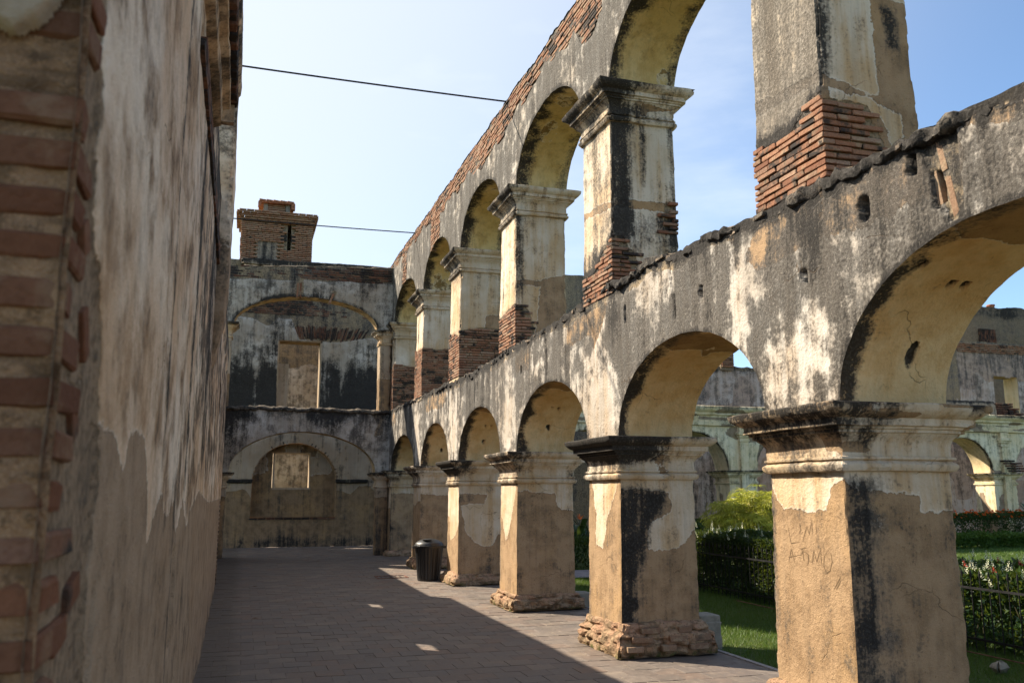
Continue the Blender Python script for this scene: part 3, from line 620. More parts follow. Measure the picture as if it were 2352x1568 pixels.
def lower_at(kind, U, Wd, Z):
    if kind in ('front', 'back'):
        top = topz(U); g = .72 + .8 * (fbm(U * 1.3, Z * .6, 4, 30) - .5); d = .18 + .55 * (fbm(U * 1.7, Z * .7, 9, 32) - .5) + .20 * sm(.95, .15, top - Z) + .42 * (vn(U * 6.5, Z * .35, 2, 38) - .5) * sm(1.5, .3, top - Z); g = g - .22 * sm(.75, 1.35, top - Z) + .1
        for (a, b_), (c, e_), v in BR:
            q = np.maximum(np.abs(U - (a + c) / 2) / ((c - a) / 2), np.abs(Z - (b_ + e_) / 2) / ((e_ - b_) / 2)); g = g + v * 1.7 * sm(1.35, .3, q); d = d + v * .35 * sm(1.35, .6, q)
        d = d + .50 * sm(.16, .02, top - Z) + .10 * sm(.07, .0, np.abs(top - Z - .12))
        ar = inarch(U, Z, LOPS, SPR); d = d + .30 * sm(.07, .0, ar) + .12 * sm(.5, .1, ar) * sm(2.3, 3.1, Z)
        d = d + .12 * sm(2.5, 2.32, Z)
        peel = -.3 + .36 * sm(.5, .8, vn(U * .9 + 2, Z * 1.1, 3, 31)) * sm(.9, .3, top - Z) + 0 * U
        peel = np.maximum(peel, sdf([(9.85, 4.3), (9.75, 3.75), (9.45, 3.35), (9.1, 3.7), (8.85, 4.3)], U, Z))
        peel = np.maximum(peel, .10 - (top - Z) + .16 * (vn(U * 1.8, 0 * U, 0, 36) - .3)); peel = np.maximum(peel, sdf([(6.2, 4.3), (5.9, 3.82), (5.45, 3.75), (5.2, 4.3)], U, Z))
        push = 0 * U; br = .06 + .22 * (vn(U * 2.3, 0 * U, 0, 37) - .35) - (top - Z)
        for (u, z, r, h) in LH:
            q = np.sqrt(((U - u) / r) ** 2 + ((Z - z) / (h)) ** 2) + .5 * (vn(U * 25, Z * 25, 0, 3) - .5); push = push + .07 * sm(1.1, .85, q); d = d + .15 * sm(1.5, 1.0, q); br = np.maximum(br, .03 - .1 * np.clip(q - .6, 0, 3))
        q = sdf(SLOT, U, Z); push = push + .035 * sm(-.004, .012, q); br = np.maximum(br, q + .005); g = g - .5 * sm(-.01, .03, q)
        for n in (1, 2, 3, 4):   # split key stones above the arches
            c = (PN[n] + .9 + PN[n + 1]) / 2 + .1; q = np.abs(U - c - .06 * np.sin(Z * 5)) - .012; push = push + .03 * sm(.012, 0, q) * sm(3.25, 3.4, Z); d = d + .5 * sm(.035, 0, q) * sm(3.2, 3.4, Z)
        return dict(grey=g, dark=d, peel=peel, brick=br, push=push)
    if kind == 'top': return dict(brick=.2, dark=.35, grey=.4)
    # soffit
    d = .68 * sm(.22, .07, Wd + .10 * (vn(U * 9, 0, 3, 41) - .5)) * (1 - .35 * sm(3.0, 3.2, Z)) + .12 * sm(.8, .9, Wd)
    peel = -.3 + 0 * U; push = 0 * U
    for (a, c, r) in LOPS:
        m = (a + c) / 2; peel = np.maximum(peel, .30 - np.abs(U - m - .12) + .35 * (vn(U * 3, Wd * 5, a, 44) - .5)); 
    for (u, w, r) in SOFH:
        q = np.sqrt((U - u) ** 2 + ((Wd - w) / .8) ** 2) / r + .5 * (vn(U * 30, Wd * 30, 1, 3) - .5); push = push + .06 * sm(1.1, .8, q); d = d + .9 * sm(1.15, .8, q)  # recesses are also coloured black, painting the shade inside them
    return dict(dark=d, peel=peel, grey=.02 + 0 * U, push=push)
SOFH = [(4.96, .54, .05), (4.54, .52, .04), (4.53, .63, .04), (4.39, .16, .035), (3.2, .5, .04)]
for n in (2, 3, 4, 5):
    c = (PN[n] + .9 + PN[n + 1] if n < 2 else PN[n] ) ; 
for n in range(2, 6):
    s0 = PN[n - 0]  # holes on the visible (far) side of each arch: just before pier n
    SOFH += [(s0 - .12, .45, .035), (s0 - .42, .40, .022), (s0 - .42, .52, .022)] if n > 2 else []
bf, bs, bt = MB(), MB(), MB()
arch_wall(bf, bs, 'y', X0, TH, PN[-1], PN[2] + .45, LOPS[:3], SPR, topz, du=.022, rows=80, at=lower_at, amp=.008, seed=50, sres=.03, b_top=bt)
arch_wall(bf, bs, 'y', X0, TH, PN[2] + .45, PN[6] + 1.2, LOPS[3:], SPR, topz, du=.04, rows=50, at=lower_at, amp=.008, seed=50, sres=.045, b_top=bt)
lw = bf.build('lower_arch_wall', M['grey'], arcade); bs.build('arch_soffit', M['soffit'], lw); bt.build('wall_top', M['rubble'], lw)
# crusty remains of the gallery floor along the top edge
b = MB()
yy = np.arange(-2.4, 25.0, .022); a_ = np.linspace(0, 2 * pi, 13)
rz = .025 + .03 * fbm(yy * 3, 0, 0, 61); rx = .008 + .045 * sm(.35, .75, vn(yy * 1.7, 0, 3, 63)) + .03 * vn(yy * 9, 0, 3, 64)
cz = topz(yy) - .04
YY, AA = np.meshgrid(yy, a_, indexing='ij')
P = np.stack([X0 + .03 + rx[:, None] * np.sign(np.cos(AA)) * np.abs(np.cos(AA)) ** .5, YY, cz[:, None] + rz[:, None] * np.sign(np.sin(AA)) * np.abs(np.sin(AA)) ** .5], -1)
P = P + (np.stack([fbm(P[..., 0] * 14, YY * 14, P[..., 2] * 14, s_) for s_ in (65, 66, 67)], -1) - .5) * .085
b.grid(P, dict(brick=.2, dark=.58 + .25 * vn(YY * 2, AA * 0, 0, 68), grey=.9)); b.build('broken_floor_edge', M['rubble'], lw)
b = MB(); y = -2.3
while y < 24.6:
    l = random.uniform(.07, .24); zt = float(topz(np.array([y]))[0])
    for q_ in range(random.choice((1, 1, 2))):
        V, F = BU[random.randrange(6)]; a = random.uniform(-.25, .25); V = V * np.array([random.uniform(.12, .2), l, random.uniform(.025, .05)]); V = V @ np.array([[cos(a), -sin(a), 0], [sin(a), cos(a), 0], [0, 0, 1]]).T
        b.mesh(V + np.array([X0 + random.uniform(.06, .12), y + l / 2, zt - .03 - .05 * q_ + random.uniform(-.02, .015)]), F, dict(brick=random.choice((-.3, .2)), peel=.1, grey=random.uniform(.3, .8), dark=random.uniform(.3, .65)))
    y += l + random.uniform(-.02, .30)
tag(b.build('broken_bricks', M['rubble'], lw, smooth=False), kind='stuff')
q = []
for k_ in range(3):
    u_ = 3.85 + .1 * k_
    while u_ < 4.75: q.append((u_ + .12, 8.80 - .10 + .03 * k_, .10 + .085 * k_, random.uniform(.14, .24), .16, .062, random.uniform(-.06, .06))); u_ += .29 + random.uniform(0, .12)
place_bricks(q, 'brick_dull', bpy.data.objects['lower_pier.003'])
# vertical bricks in the slot above the nearest arch and at other crowns
q = []
for (u, z0, l) in ((3.965, 3.44, .27), (4.02, 3.72, .24), (4.075, 3.52, .22)): q.append((X0 + .082, u, z0, .09, .045, l, 0, (-.16, 0, 0)))
place_bricks(q, 'brick_dull', lw)
UPN = {0: 1.3, 1: 5.04, 2: 8.87, 3: 12.6, 4: 16.3, 5: 20.05, 6: 24.25}; UTH = .86; UW = .9

# upper piers -------------------------------------------------------
UB = {(1, 'X-'): [(6.3, 3.9), (6.3, 4.53), (5.93, 4.48), (5.52, 4.42), (5.25, 4.54), (5.15, 4.60), (4.8, 4.60), (4.8, 3.9)],
      (1, 'Y-'): [(3.7, 4.54), (4.31, 4.55), (4.37, 4.36), (4.44, 4.28), (4.40, 3.9), (3.7, 3.9)],
      (2, 'X-'): [(9.9, 3.9), (9.9, 4.30), (9.45, 4.27), (9.12, 4.49), (8.84, 4.62), (8.7, 4.6), (8.7, 3.9)],
      (2, 'Y-'): [(3.7, 4.60), (4.05, 4.60), (4.25, 4.29), (4.14, 4.11), (4.1, 3.9), (3.7, 3.9)],
      (3, 'X-'): [(13.7, 3.9), (13.63, 4.46), (13.18, 4.53), (12.66, 4.6), (12.4, 4.62), (12.4, 3.9)],
      (3, 'Y-'): [(3.7, 4.56), (4.09, 4.57), (4.21, 4.23), (4.2, 3.9), (3.7, 3.9)],
      (4, 'X-'): [(17.7, 3.9), (17.57, 4.99), (16.43, 4.73), (16.0, 4.8), (16.0, 3.9)], (4, 'Y-'): [(3.7, 4.78), (4.3, 4.9), (4.9, 4.9), (4.9, 3.9), (3.7, 3.9)],
      (5, 'X-'): [(21.9, 3.9), (21.9, 5.2), (20.71, 5.1), (19.8, 5.1), (19.8, 3.9)], (5, 'Y-'): [(3.7, 5.1), (4.3, 5.05), (4.9, 5.1), (4.9, 3.9), (3.7, 3.9)],
      (6, 'Y-'): [(3.7, 5.3), (4.9, 5.2), (4.9, 3.9), (3.7, 3.9)], (6, 'X-'): [(26, 5.2), (24, 5.2), (24, 3.9), (26, 3.9)],
      (0, 'X-'): [(2.5, 4.5), (1, 4.5), (1, 3.8), (2.5, 3.8)]}
UB2 = {(2, 'Y-'): [(4.59, 5.08), (4.9, 5.1), (4.9, 4.66), (4.58, 4.67)]}
def upier_at(n):
    def f(face, U, Z):
        pol = UB.get((n, face)); br = sdf(pol, U, Z) if pol else (4.5 - Z) * 1.0
        if (n, face) in UB2: br = np.maximum(br, sdf(UB2[(n, face)], U, Z))
        a, c = (UPN[n], UPN[n] + UW) if face[0] == 'X' else (X0, X0 + UTH)
        e = np.minimum(U - a, c - U); push = .018 * sm(-.004, .02, br + .03 * (vn(U * 12, Z * 12, n, 71) - .5)) * sm(-.02, .03, e + .012)
        d = .06 + 0 * U; g = .05 + 0 * U; peel = -.3 + 0 * U
        if face == 'X-':
            g += {1: .78, 2: .46, 3: .22, 4: .15, 5: .25}.get(n, .3); d += .10 + .25 * sm(.12, 0, np.abs(U - a)) + .2 * sm(5.8, 6.1, Z)
            if n in (1, 2): peel = np.maximum(peel, .05 - np.abs(Z - ({1: 4.72, 2: 4.98}[n] + .12 * (U - a)))); g += .15 * sm(4.9, 4.5, Z)
            if n in (1, 2): d += .42 * sm(4.68, 4.5, Z) * sm(.2, .6, (U - a)) + .4 * sm(.10, .03, -br) * sm(-.02, .02, -br)
        elif face == 'Y-':
            w = {1: .12, 2: .26, 3: .14, 4: -.1, 5: -.1, 6: .0}.get(n, .2); d += (.62 if n < 3 else .42) * sm(w + .12, w - .1, U - X0) * sm(4.4, 4.9, Z)
            if n == 1: peel = np.maximum(peel, sdf([(4.4, 5.45), (4.9, 5.45), (4.9, 3.9), (3.9, 3.9), (3.9, 4.75), (4.42, 4.62)], U, Z)); d += .55 * sm(-.02, .06, sdf([(4.47, 5.4), (4.66, 5.4), (4.66, 5.02), (4.5, 5.0)], U, Z)); peel = np.minimum(peel, -sdf([(3.95, 4.64), (4.3, 4.60), (4.62, 4.5), (4.6, 4.3), (4.5, 4.2), (4.42, 4.45), (3.95, 4.55)], U, Z))
            if n == 2: d += .34 * sm(.08, 0, np.abs(U - 4.33)) * sm(4.9, 5.4, Z) + .35 * sm(5.05, 4.85, Z) * sm(4.3, 4.6, Z) + .4 * sm(4.55, 4.75, U); peel = np.maximum(peel, .06 - np.abs(Z - 5.0))
            if n == 3: peel = np.maximum(peel, sdf([(4.35, 5.0), (4.9, 5.15), (4.9, 3.9), (4.2, 4.0), (4.3, 4.7)], U, Z)); peel = np.maximum(peel, .04 - np.abs(Z - 4.93))
            if n == 4: peel = np.maximum(peel, sdf([(4.45, 5.15), (4.9, 5.2), (4.9, 4.6), (4.4, 4.7)], U, Z)); d += .15 * sm(.1, 0, np.abs(U - 4.25)); 
            d += .12 * sm(5.7, 6.0, Z)
        elif face == 'Y+': g += .3; d += .2
        return dict(peel=peel, brick=br, dark=d, grey=g, push=push)
    return f
nb = 0
for n in range(0, 7):
    y0 = UPN[n]; zb = 3.85; b = MB()
    loft(b, X0, X0 + UTH, y0, y0 + UW, [(zb, .0), (4.55, .0), (4.75, -.012), (USP - .42, -.02)], .022 if n in (1, 2) else .035, upier_at(n), amp=.009, seed=80 + n, chip=.02)
    pr = b.build('upper_pier', M['arcade'] if n not in (1, 2) else M['arcade'], arcade)
    b = MB(); loft(b, X0, X0 + UTH, y0, y0 + UW, [(USP + z * .95, o * .92 - .01) for z, o in CAPP], .035, cap_at(n, USP, False), amp=.010, seed=80 + n, chip=.03); b.build('capital', M['arcade'], pr)
    lst = []
    for face in ('X-', 'Y-'):
        pol = UB.get((n, face))
        if not pol: continue
        a, c = (y0 - .015, y0 + UW + .01) if face == 'X-' else (X0 - .015, X0 + UTH)
        def ins(u, z, pol=pol, n=n, face=face): return sdf(pol, np.array(u), np.array(z)) > .012 or ((n, face) in UB2 and sdf(UB2[(n, face)], np.array(u), np.array(z)) > .02)
        mk = (lambda u, z, l, h, pr_: (X0 + .040 - pr_, u, z, .10, l, h, 0)) if face == 'X-' else (lambda u, z, l, h, pr_, y0=y0: (u, y0 + .040 - pr_, z, l, .10, h, 0))
        lst += courses(a, c, 3.93, 5.3, ins, mk=mk, L=.27)
    lst = [q for q in lst if q[2] > float(topz(np.array([q[1]]))[0]) - .12]
    # brick size is given along x,y: swap for faces along Y
    matn = 'brick' if n != 1 else 'brick'
    if nb + len(lst) <= 300 and n >= 1: place_bricks(lst, matn, pr); nb += len(lst)
    elif lst: place_bricks(lst, matn, pr, stuff='brickwork')
print('pier bricks', nb)

# upper arch wall ---------------------------------------------------
UOPS = [(UPN[n] + UW, UPN[n + 1], .84) for n in range(0, 6)]
def bline(u): return np.interp(u, [8.9, 9.02, 9.05, 9.3, 9.7, 10.0, 11.5, 14.5, 16.2, 18, 20.2, 25.6], [9, 9, 7.55, 7.28, 7.32, 7.70, 7.80, 7.55, 7.82, 7.8, 8.03, 8.12]) + .05 * np.sin(np.asarray(u) * 4.1) + .04 * np.sin(np.asarray(u) * 9.7)
KEYS = [[(18.25, 8.6), (18.33, 7.1), (19.3, 7.1), (19.4, 8.6)], [(22.4, 8.6), (22.5, 7.1), (23.1, 7.1), (23.2, 8.6)]]
def upper_at(kind, U, Wd, Z):
    if kind in ('front', 'back'):
        br = (Z - bline(U)) * .8 + .05 * (vn(U * 3, Z * 3, 0, 91) - .5)
        for k in KEYS: br = np.maximum(br, sdf(k, U, Z))
        ar = inarch(U, Z, UOPS, USP)
        return dict(grey=1.0 - .2 * sm(.0, .9, vn(U * 1.1, Z * .4, 0, 92)), dark=.33 + .25 * sm(.10, 0, ar), brick=br, peel=-.4, push=.016 * sm(-.004, .02, br) if kind == 'front' else 0 * U)
    if kind == 'top': return dict(brick=.2, dark=.5, grey=.3)
    return dict(dark=.62 * sm(.30, .08, Wd + .16 * (vn(U * 8, 0, 3, 93) - .5)) + .42 * sm(.62, .8, Wd), peel=-.3 + .3 * sm(.6, .8, vn(U * 2, Wd * 3, 0, 94)), grey=.1 + 0 * U)
bf, bs, bt = MB(), MB(), MB()
arch_wall(bf, bs, 'y', X0, UTH, UPN[0], UPN[2] + .4, UOPS[:2], USP, utop, du=.03, rows=50, at=upper_at, amp=.010, seed=95, b_top=bt)
arch_wall(bf, bs, 'y', X0, UTH, UPN[2] + .4, UPN[6] + 1.0, UOPS[2:], USP, utop, du=.035, rows=46, at=upper_at, amp=.010, seed=95, b_top=bt)
uw = bf.build('upper_arch_wall', M['grey'], arcade); bs.build('arch_soffit', M['soffit_up'], uw); bt.build('wall_top', M['rubble'], uw)
def insb(u, z):
    if z > float(utop(np.array([u]))[0]) - .02: return False
    if any(sdf(k, np.array(u), np.array(z)) > .02 and arch_gap(u, z) for k in KEYS): return True
    return z > bline(u) + .03 + .04 * (random.random() - .5) and random.random() > .03
def arch_gap(u, z): return float(inarch(np.array([u]), np.array([z]), UOPS, USP)[0]) > .02
lst = courses(9.02, 25.2, 7.2, 8.5, insb, mk=lambda u, z, l, h, pr_: (X0 + .060 - pr_, u, z, .12, l, h, 0), L=.26, jit=.010)
place_bricks(lst, 'brick', uw, stuff='parapet_brickwork')

# ================================================================== LEFT CORRIDOR WALL
def lx(y): return -.27 - .0072 * y
WTOP = 4.47
lwall = empty('corridor_wall', (-.5, 8, 0), 'tall streaked plaster wall close on the left with bare brick jamb at its near end', 'wall')
ys = [1.47]
while ys[-1] < 18.0: ys.append(ys[-1] + min(.10, .011 + .009 * (ys[-1] - 1.4)))
ys = np.array(ys); zsn = np.linspace(0, WTOP, 190)
YY, ZZ = np.meshgrid(ys, zsn, indexing='ij')
JAMB = [(1.0, -1), (2.02, -1), (2.03, 1.2), (1.98, 1.55), (2.0, 1.72), (1.93, 1.9), (1.90, 2.05), (1.74, 2.15), (1.66, 2.3), (1.63, 2.6), (1.62, 5), (1.0, 5)]
LPEEL = [(1.9, -1), (1.9, 1.84), (2.21, 1.83), (2.41, 1.75), (2.50, 1.86), (2.92, 1.87), (3.1, 1.70), (3.25, 1.53), (3.44, 1.62), (3.68, 1.70), (3.95, 1.60), (4.47, 1.66), (4.7, 1.50), (5.14, 1.68), (5.5, 1.5), (5.84, 1.59), (7.05, 1.71), (10.02, 1.6), (18.5, 1.6), (18.5, -1)]
HOLES = [(12.40, 2.98), (16.2, 2.98)]
def lsurf(YY, ZZ, w=0.):
    X = lx(YY) - w + .02 * (fbm(YY * .6, ZZ * .5, 0, 101) - .5)
    return np.stack([X, YY, ZZ], -1)
jm = sdf(JAMB, YY, ZZ) + .05 * (fbm(YY * 9, ZZ * 9, 0, 102) - .5)
brz = sdf([(4.2, 3.82), (18.5, 3.80), (18.5, 4.0), (4.2, 4.02)], YY, ZZ)     # bare brick course high on the wall
quo = sdf([(16.9, -.1), (17.15, -.1), (17.15, 1.55), (16.9, 1.55)], YY, ZZ)
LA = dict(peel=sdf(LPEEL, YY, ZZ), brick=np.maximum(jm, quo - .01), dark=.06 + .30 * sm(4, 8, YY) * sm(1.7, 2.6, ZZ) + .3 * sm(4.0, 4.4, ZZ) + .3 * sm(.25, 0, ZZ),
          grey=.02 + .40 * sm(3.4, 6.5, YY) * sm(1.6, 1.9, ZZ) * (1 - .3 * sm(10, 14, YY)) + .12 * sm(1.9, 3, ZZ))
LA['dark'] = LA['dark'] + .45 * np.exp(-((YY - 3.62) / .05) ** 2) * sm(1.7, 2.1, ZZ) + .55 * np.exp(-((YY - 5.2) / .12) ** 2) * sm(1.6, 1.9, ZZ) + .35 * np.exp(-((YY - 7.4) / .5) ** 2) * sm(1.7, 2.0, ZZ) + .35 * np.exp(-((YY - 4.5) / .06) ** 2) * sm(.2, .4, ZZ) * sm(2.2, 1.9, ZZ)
P = disp(lsurf(YY, ZZ), .005, 8, 100)
P[..., 0] -= .012 * sm(0, .025, jm) + .018 * sm(0, .02, brz) + .03 * sm(0, .02, quo)
# narrow chases cut in the plaster
for (y0, y1, z0, z1) in ((2.02, 2.07, 1.28, 1.50), (4.62, 4.80, .95, 1.42)):
    q = np.minimum(np.minimum(YY - y0, y1 - YY), np.minimum(ZZ - z0, z1 - ZZ)); P[..., 0] -= .03 * sm(-.004, .01, q); LA['brick'] = np.maximum(LA['brick'], q)
bw = MB()
def cut(b, P, A, hole):
    n, m = P.shape[:2]; idx = np.arange(n * m).reshape(n, m); a, b_, c, d = idx[:-1, :-1], idx[1:, :-1], idx[1:, 1:], idx[:-1, 1:]
    q = np.stack([a, b_, c, d], -1).reshape(-1, 4); keep = ~(hole[:-1, :-1] | hole[1:, :-1] | hole[1:, 1:] | hole[:-1, 1:]).ravel()
    b.V.append(P.reshape(-1, 3)); b.F.append(q[keep] + b.n); b._a(n * m, A); b.n += n * m
HW, HH, WT = .30, .19, .16
hole = np.zeros(YY.shape, bool)
for (hy, hz) in HOLES: hole |= (np.abs(YY - hy) < HW) & (np.abs(ZZ - hz) < HH)
cut(bw, P, LA, hole)
Pb = P.copy(); Pb[..., 0] = lx(YY) - WT; cut(bw, Pb, dict(grey=.3), hole)
for (hy, hz) in HOLES:
    for s_ in (-1, 1):
        bw.box(lx(hy) - WT + .002, lx(hy) - .012, hy + s_ * (HW + .02) - .06, hy + s_ * (HW + .02) + .06, hz - HH - .08, hz + HH + .08, dict(peel=.3))
        bw.box(lx(hy) - WT + .002, lx(hy) - .012, hy - HW - .1, hy + HW + .1, hz + s_ * (HH + .035) - .05, hz + s_ * (HH + .035) + .05, dict(peel=.3))
tz = np.linspace(0, 1, 6); T1, T2 = np.meshgrid(ys, tz, indexing='ij'); Pt = np.stack([lx(T1) - WT * T2, T1, np.full_like(T1, WTOP) + .012 * np.sin(T2 * pi)], -1)
bw.grid(disp(Pt, .005, 8, 100), dict(brick=.2, dark=.3), flip=True)
T1, T2 = np.meshgrid(zsn, tz, indexing='ij'); bw.grid(np.stack([lx(18.) - WT * T2, np.full_like(T1, ys[-1]), T1], -1), dict(peel=.2))
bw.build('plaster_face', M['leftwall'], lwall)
# thicker near end: bare jamb facing the camera
bj = MB(); xs = np.linspace(-1.3, lx(1.47), 90); zj = np.linspace(0, WTOP, 260); XX, ZJ = np.meshgrid(xs, zj, indexing='ij')
rec = .010 + .022 * fbm(XX * 14, ZJ * 14, 0, 105); rec = rec * sm(-.02, .06, lx(1.47) - XX + .02)
Pj = disp(np.stack([XX, 1.47 + rec, ZJ], -1), .004, 12, 104)
bj.grid(Pj, dict(brick=.2)); bj.build('jamb_core', M['jamb_mortar'], lwall)
bq = MB(); bq.box(-1.3, lx(2) - WT, 1.53, 3.4, 0, WTOP, dict(peel=.2)); bq.box(-.6, lx(1.47) - .024, 1.505, 2.4, 0, WTOP - .05, dict(brick=.2)); bq.build('wall_core', M['rubble'], lwall, smooth=False)
lst = []; k = 0; z = .62
while z < 3.3:
    xe = lx(1.47) - .001; l1 = .15 if k % 2 else .28; dep = random.choice((.10, .13, .16, .20)) if z < 1.9 else random.choice((.08, .10, .12))
    if k % 2: dep += .05
    lst.append((xe - l1 / 2, 1.485 + dep / 2 - random.uniform(0, .008), z, l1, dep, .050 * random.uniform(.93, 1.07), 0))
    if random.random() < .04: lst.pop()
    x = xe - l1 - .012
    while x > -1.2:
        l = .28; lst.append((x - l / 2, 1.485 + .07 + random.uniform(-.008, .016), z + random.uniform(-.005, .005), l, .14, .050, 0)); x -= l + .012
    z += .0775 + random.uniform(-.004, .004); k += 1
z = 1.56
for (yy_, zz_, dy, rot) in ((1.80, 1.52, .11, .25), (1.70, 1.46, .10, .2), (1.66, 1.83, .09, -.9), (1.70, 1.98, .10, -1.0), (1.63, 2.14, .06, -1.1)):
    lst.append((lx(yy_) - .03, yy_, zz_, .06, dy, .05, 0, (rot, 0, 0)))
place_bricks(lst, 'brick_jamb', lwall)
# plaster still clinging to the top of the jamb face
b = MB(); PP = [(-1.3, 2.44), (-.42, 2.435), (-.385, 2.42), (-.35, 2.44), (-.325, 2.475), (-.31, 2.53), (-.295, 3.2), (-.285, 4.4), (-1.3, 4.4)]
xs = np.linspace(-.62, -.283, 110); zj = np.linspace(2.38, 2.9, 150); XX, ZJ = np.meshgrid(xs, zj, indexing='ij')
s_ = sdf(PP, XX, ZJ) + .02 * (fbm(XX * 20, ZJ * 20, 0, 5) - .5); hole = s_ < 0
Pq = np.stack([XX, 1.462 - .012 * sm(0, .02, s_) + .02 * (1 - sm(-.0, .012, s_)), ZJ], -1)
cut(b, disp(Pq, .003, 12, 104), dict(grey=.1, dark=.05, peel=-.3), hole); b.build('clinging_plaster', M['end'], lwall)
# cornice with brick corbel course over the near part
b = MB()
def ext(b, prof, y0, y1, res, at=None, seed=0, amp=.006):
    y = np.arange(y0, y1 + res, res); PX = np.array(prof)
    P = np.stack([lx(y)[:, None] + PX[None, :, 0], np.repeat(y[:, None], len(PX), 1), np.repeat(PX[None, :, 1], len(y), 0)], -1); b.grid(disp(P, amp, 8, seed), at, flip=True)
ext(b, [(-.1, 4.12), (.0, 4.12), (.05, 4.14), (.055, 4.22), (.10, 4.235), (.105, 4.25)], 1.47, 5.85, .05, dict(grey=.3, dark=.2), 7)
ext(b, [(.05, 4.345), (.15, 4.35), (.165, 4.37), (.17, 4.43), (.15, 4.46), (-.2, 4.47)], 1.47, 5.85, .05, dict(grey=.4, dark=.45), 8); b.box(lx(4) - .05, lx(4) + .12, 5.80, 5.86, 4.14, 4.44, dict(grey=.4))
b.build('cornice', M['leftwall'], lwall)
lst = [(lx(y) + .03, y, 4.298, .24, .075, .075, 0) for y in np.arange(1.55, 5.85, .115)]
lst += [(lx(y) - .012, y, 3.905 + (i % 3 - 1) * .055, .06, .23, .042, 0) for i, y in enumerate(np.arange(4.3, 11, .085))]
lst += [(lx(17) - .012, 17.03, z, .05, .2, .045, 0) for z in np.arange(.1, 1.55, .075)]
place_bricks(lst, 'brick_dark', lwall)
# broken springing block of a vanished vault
b = MB(); loft(b, lx(8.6) - .3, -.225, 8.45, 8.95, [(2.7, -.16), (2.95, -.08), (3.3, -.02), (3.6, 0), (5.72, 0), (5.80, -.03)], .04, lambda f, U, Z: dict(grey=.35 - .2 * sm(4.4, 3.4, Z), dark=.12 + .35 * sm(4.6, 5.6, Z), peel=.1 * sm(4.2, 3.8, Z) - .05), amp=.012, seed=9, chip=.02)
b.build('vault_springer', M['leftwall'], lwall)
# second stretch beyond, a little set back
lw2 = MB(); Y2, Z2 = np.meshgrid(np.arange(18.0, 24.7, .06), np.linspace(0, 4.38, 80), indexing='ij')
lw2.grid(disp(np.stack([np.full_like(Y2, -.60), Y2, Z2], -1), .01, 6, 110), dict(peel=1.6 - Z2, grey=.3 + 0 * Y2, dark=.2 + .3 * sm(3.6, 4.2, Z2) + .3 * sm(.3, 0, Z2))); lw2.box(-1.0, -.62, 18.0, 24.6, 0, 4.36)
rw = lw2.build('rear_wall', M['end'], None); tag(rw, 'set-back stretch of stained wall beyond the streaked left wall', 'wall')

# ================================================================== TRANSVERSE ARCHES (plane Y=24.6) AND END WALL
tw = empty('transverse_arch_wall', (1.6, 24.85, 0), 'two stacked wide arches of black-stained plaster crossing the far end of the walk', 'wall')
TY, TT = 24.6, .5
LO = [(-.40, 3.50, 1.10)]; UO = [(-.45, 3.48, .84)]
tl = lambda u: 3.97 + .05 * (vn(u * 3, 0, 0, 120) - .5) + .03 * (vn(u * 13, 0, 0, 121) - .5)
tu = lambda u: np.interp(u, [-1, -.4, 3.9], [7.86, 7.90, 8.14]) + .03 * (vn(u * 9, 0, 0, 122) - .5)
def ta(zs, ops, top, hi):
    def f(kind, U, Wd, Z):
        if kind in ('front', 'back'):
            tp = top(U); n = vn(U * 1.6, Z * .8, 0, 123)
            d = (.22 + .34 * sm(.5, .05, tp - Z) + .75 * (n - .5) + .3 * sm(.5, .0, U + .1)) if not hi else (.20 + .4 * sm(.62, .5, np.abs(U - .7)) * 0 + .55 * (n - .5) + .35 * sm(.15, .02, inarch(U, Z, [(a, c, r) for a, c, r in ops], zs)))
            br = -.5 + 0 * U
            if hi: br = Z - (7.53 + .03 * U + .08 * (vn(U * 2, 0, 0, 5) - .5)); br = np.maximum(br, sdf([(1.12, 7.1), (1.38, 7.1), (1.36, 7.62), (1.15, 7.62)], U, Z)); br = np.maximum(br, sdf([(2.02, 6.9), (2.14, 6.9), (2.32, 7.3), (2.2, 7.34)], U, Z))
            else: br = np.maximum(br, sdf([(3.3, 3.95), (3.75, 3.9), (3.7, 3.3), (3.45, 3.25), (3.55, 3.6)], U, Z))
            return dict(dark=d, grey=.45 + .3 * (vn(U * 3, Z * 2, 1, 124) - .5), peel=-.2 + .0 * U, brick=br, push=.016 * sm(0, .02, br))
        if kind == 'top': return dict(brick=.2, dark=.5)
        return dict(dark=.30 * sm(.2, .05, Wd) + .3 * (vn(U * 2, Wd, 0, 6) - .3), grey=.45 + 0 * U, brick=-.12 + .3 * (vn(U * 3, Wd * 4, 0, 9) - .4))
    return f
bf, bs, bt = MB(), MB(), MB()
arch_wall(bf, bs, 'x', TY, TT, -1.1, 3.9, LO, 2.25, tl, du=.035, rows=44, at=ta(2.25, LO, tl, False), amp=.012, seed=125, b_top=bt)
o = bf.build('lower_arch', M['end_up'], tw); bs.build('arch_soffit', M['soffit'], o); bt.build('wall_top', M['rubble'], o)
bf, bs, bt = MB(), MB(), MB()
arch_wall(bf, bs, 'x', TY, TT, -1.1, 3.9, UO, 6.28, tu, du=.035, rows=44, at=ta(6.28, UO, tu, True), amp=.012, seed=126, b_top=bt)
o = bf.build('upper_arch', M['end_up'], tw); bs.build('arch_soffit', M['soffit'], o); bt.build('wall_top', M['rubble'], o)
lst = courses(-.9, 3.85, 7.5, 8.1, lambda u, z: z > 7.57 + .03 * u and z < float(tu(np.array([u]))[0]) - .02, L=.24, H=.055, pitch=.072, mk=lambda u, z, l, h, p_: (u, TY + .052 - p_, z, l, .1, h, 0))
place_bricks(lst, 'brick_dark', o, stuff='brick_courses')
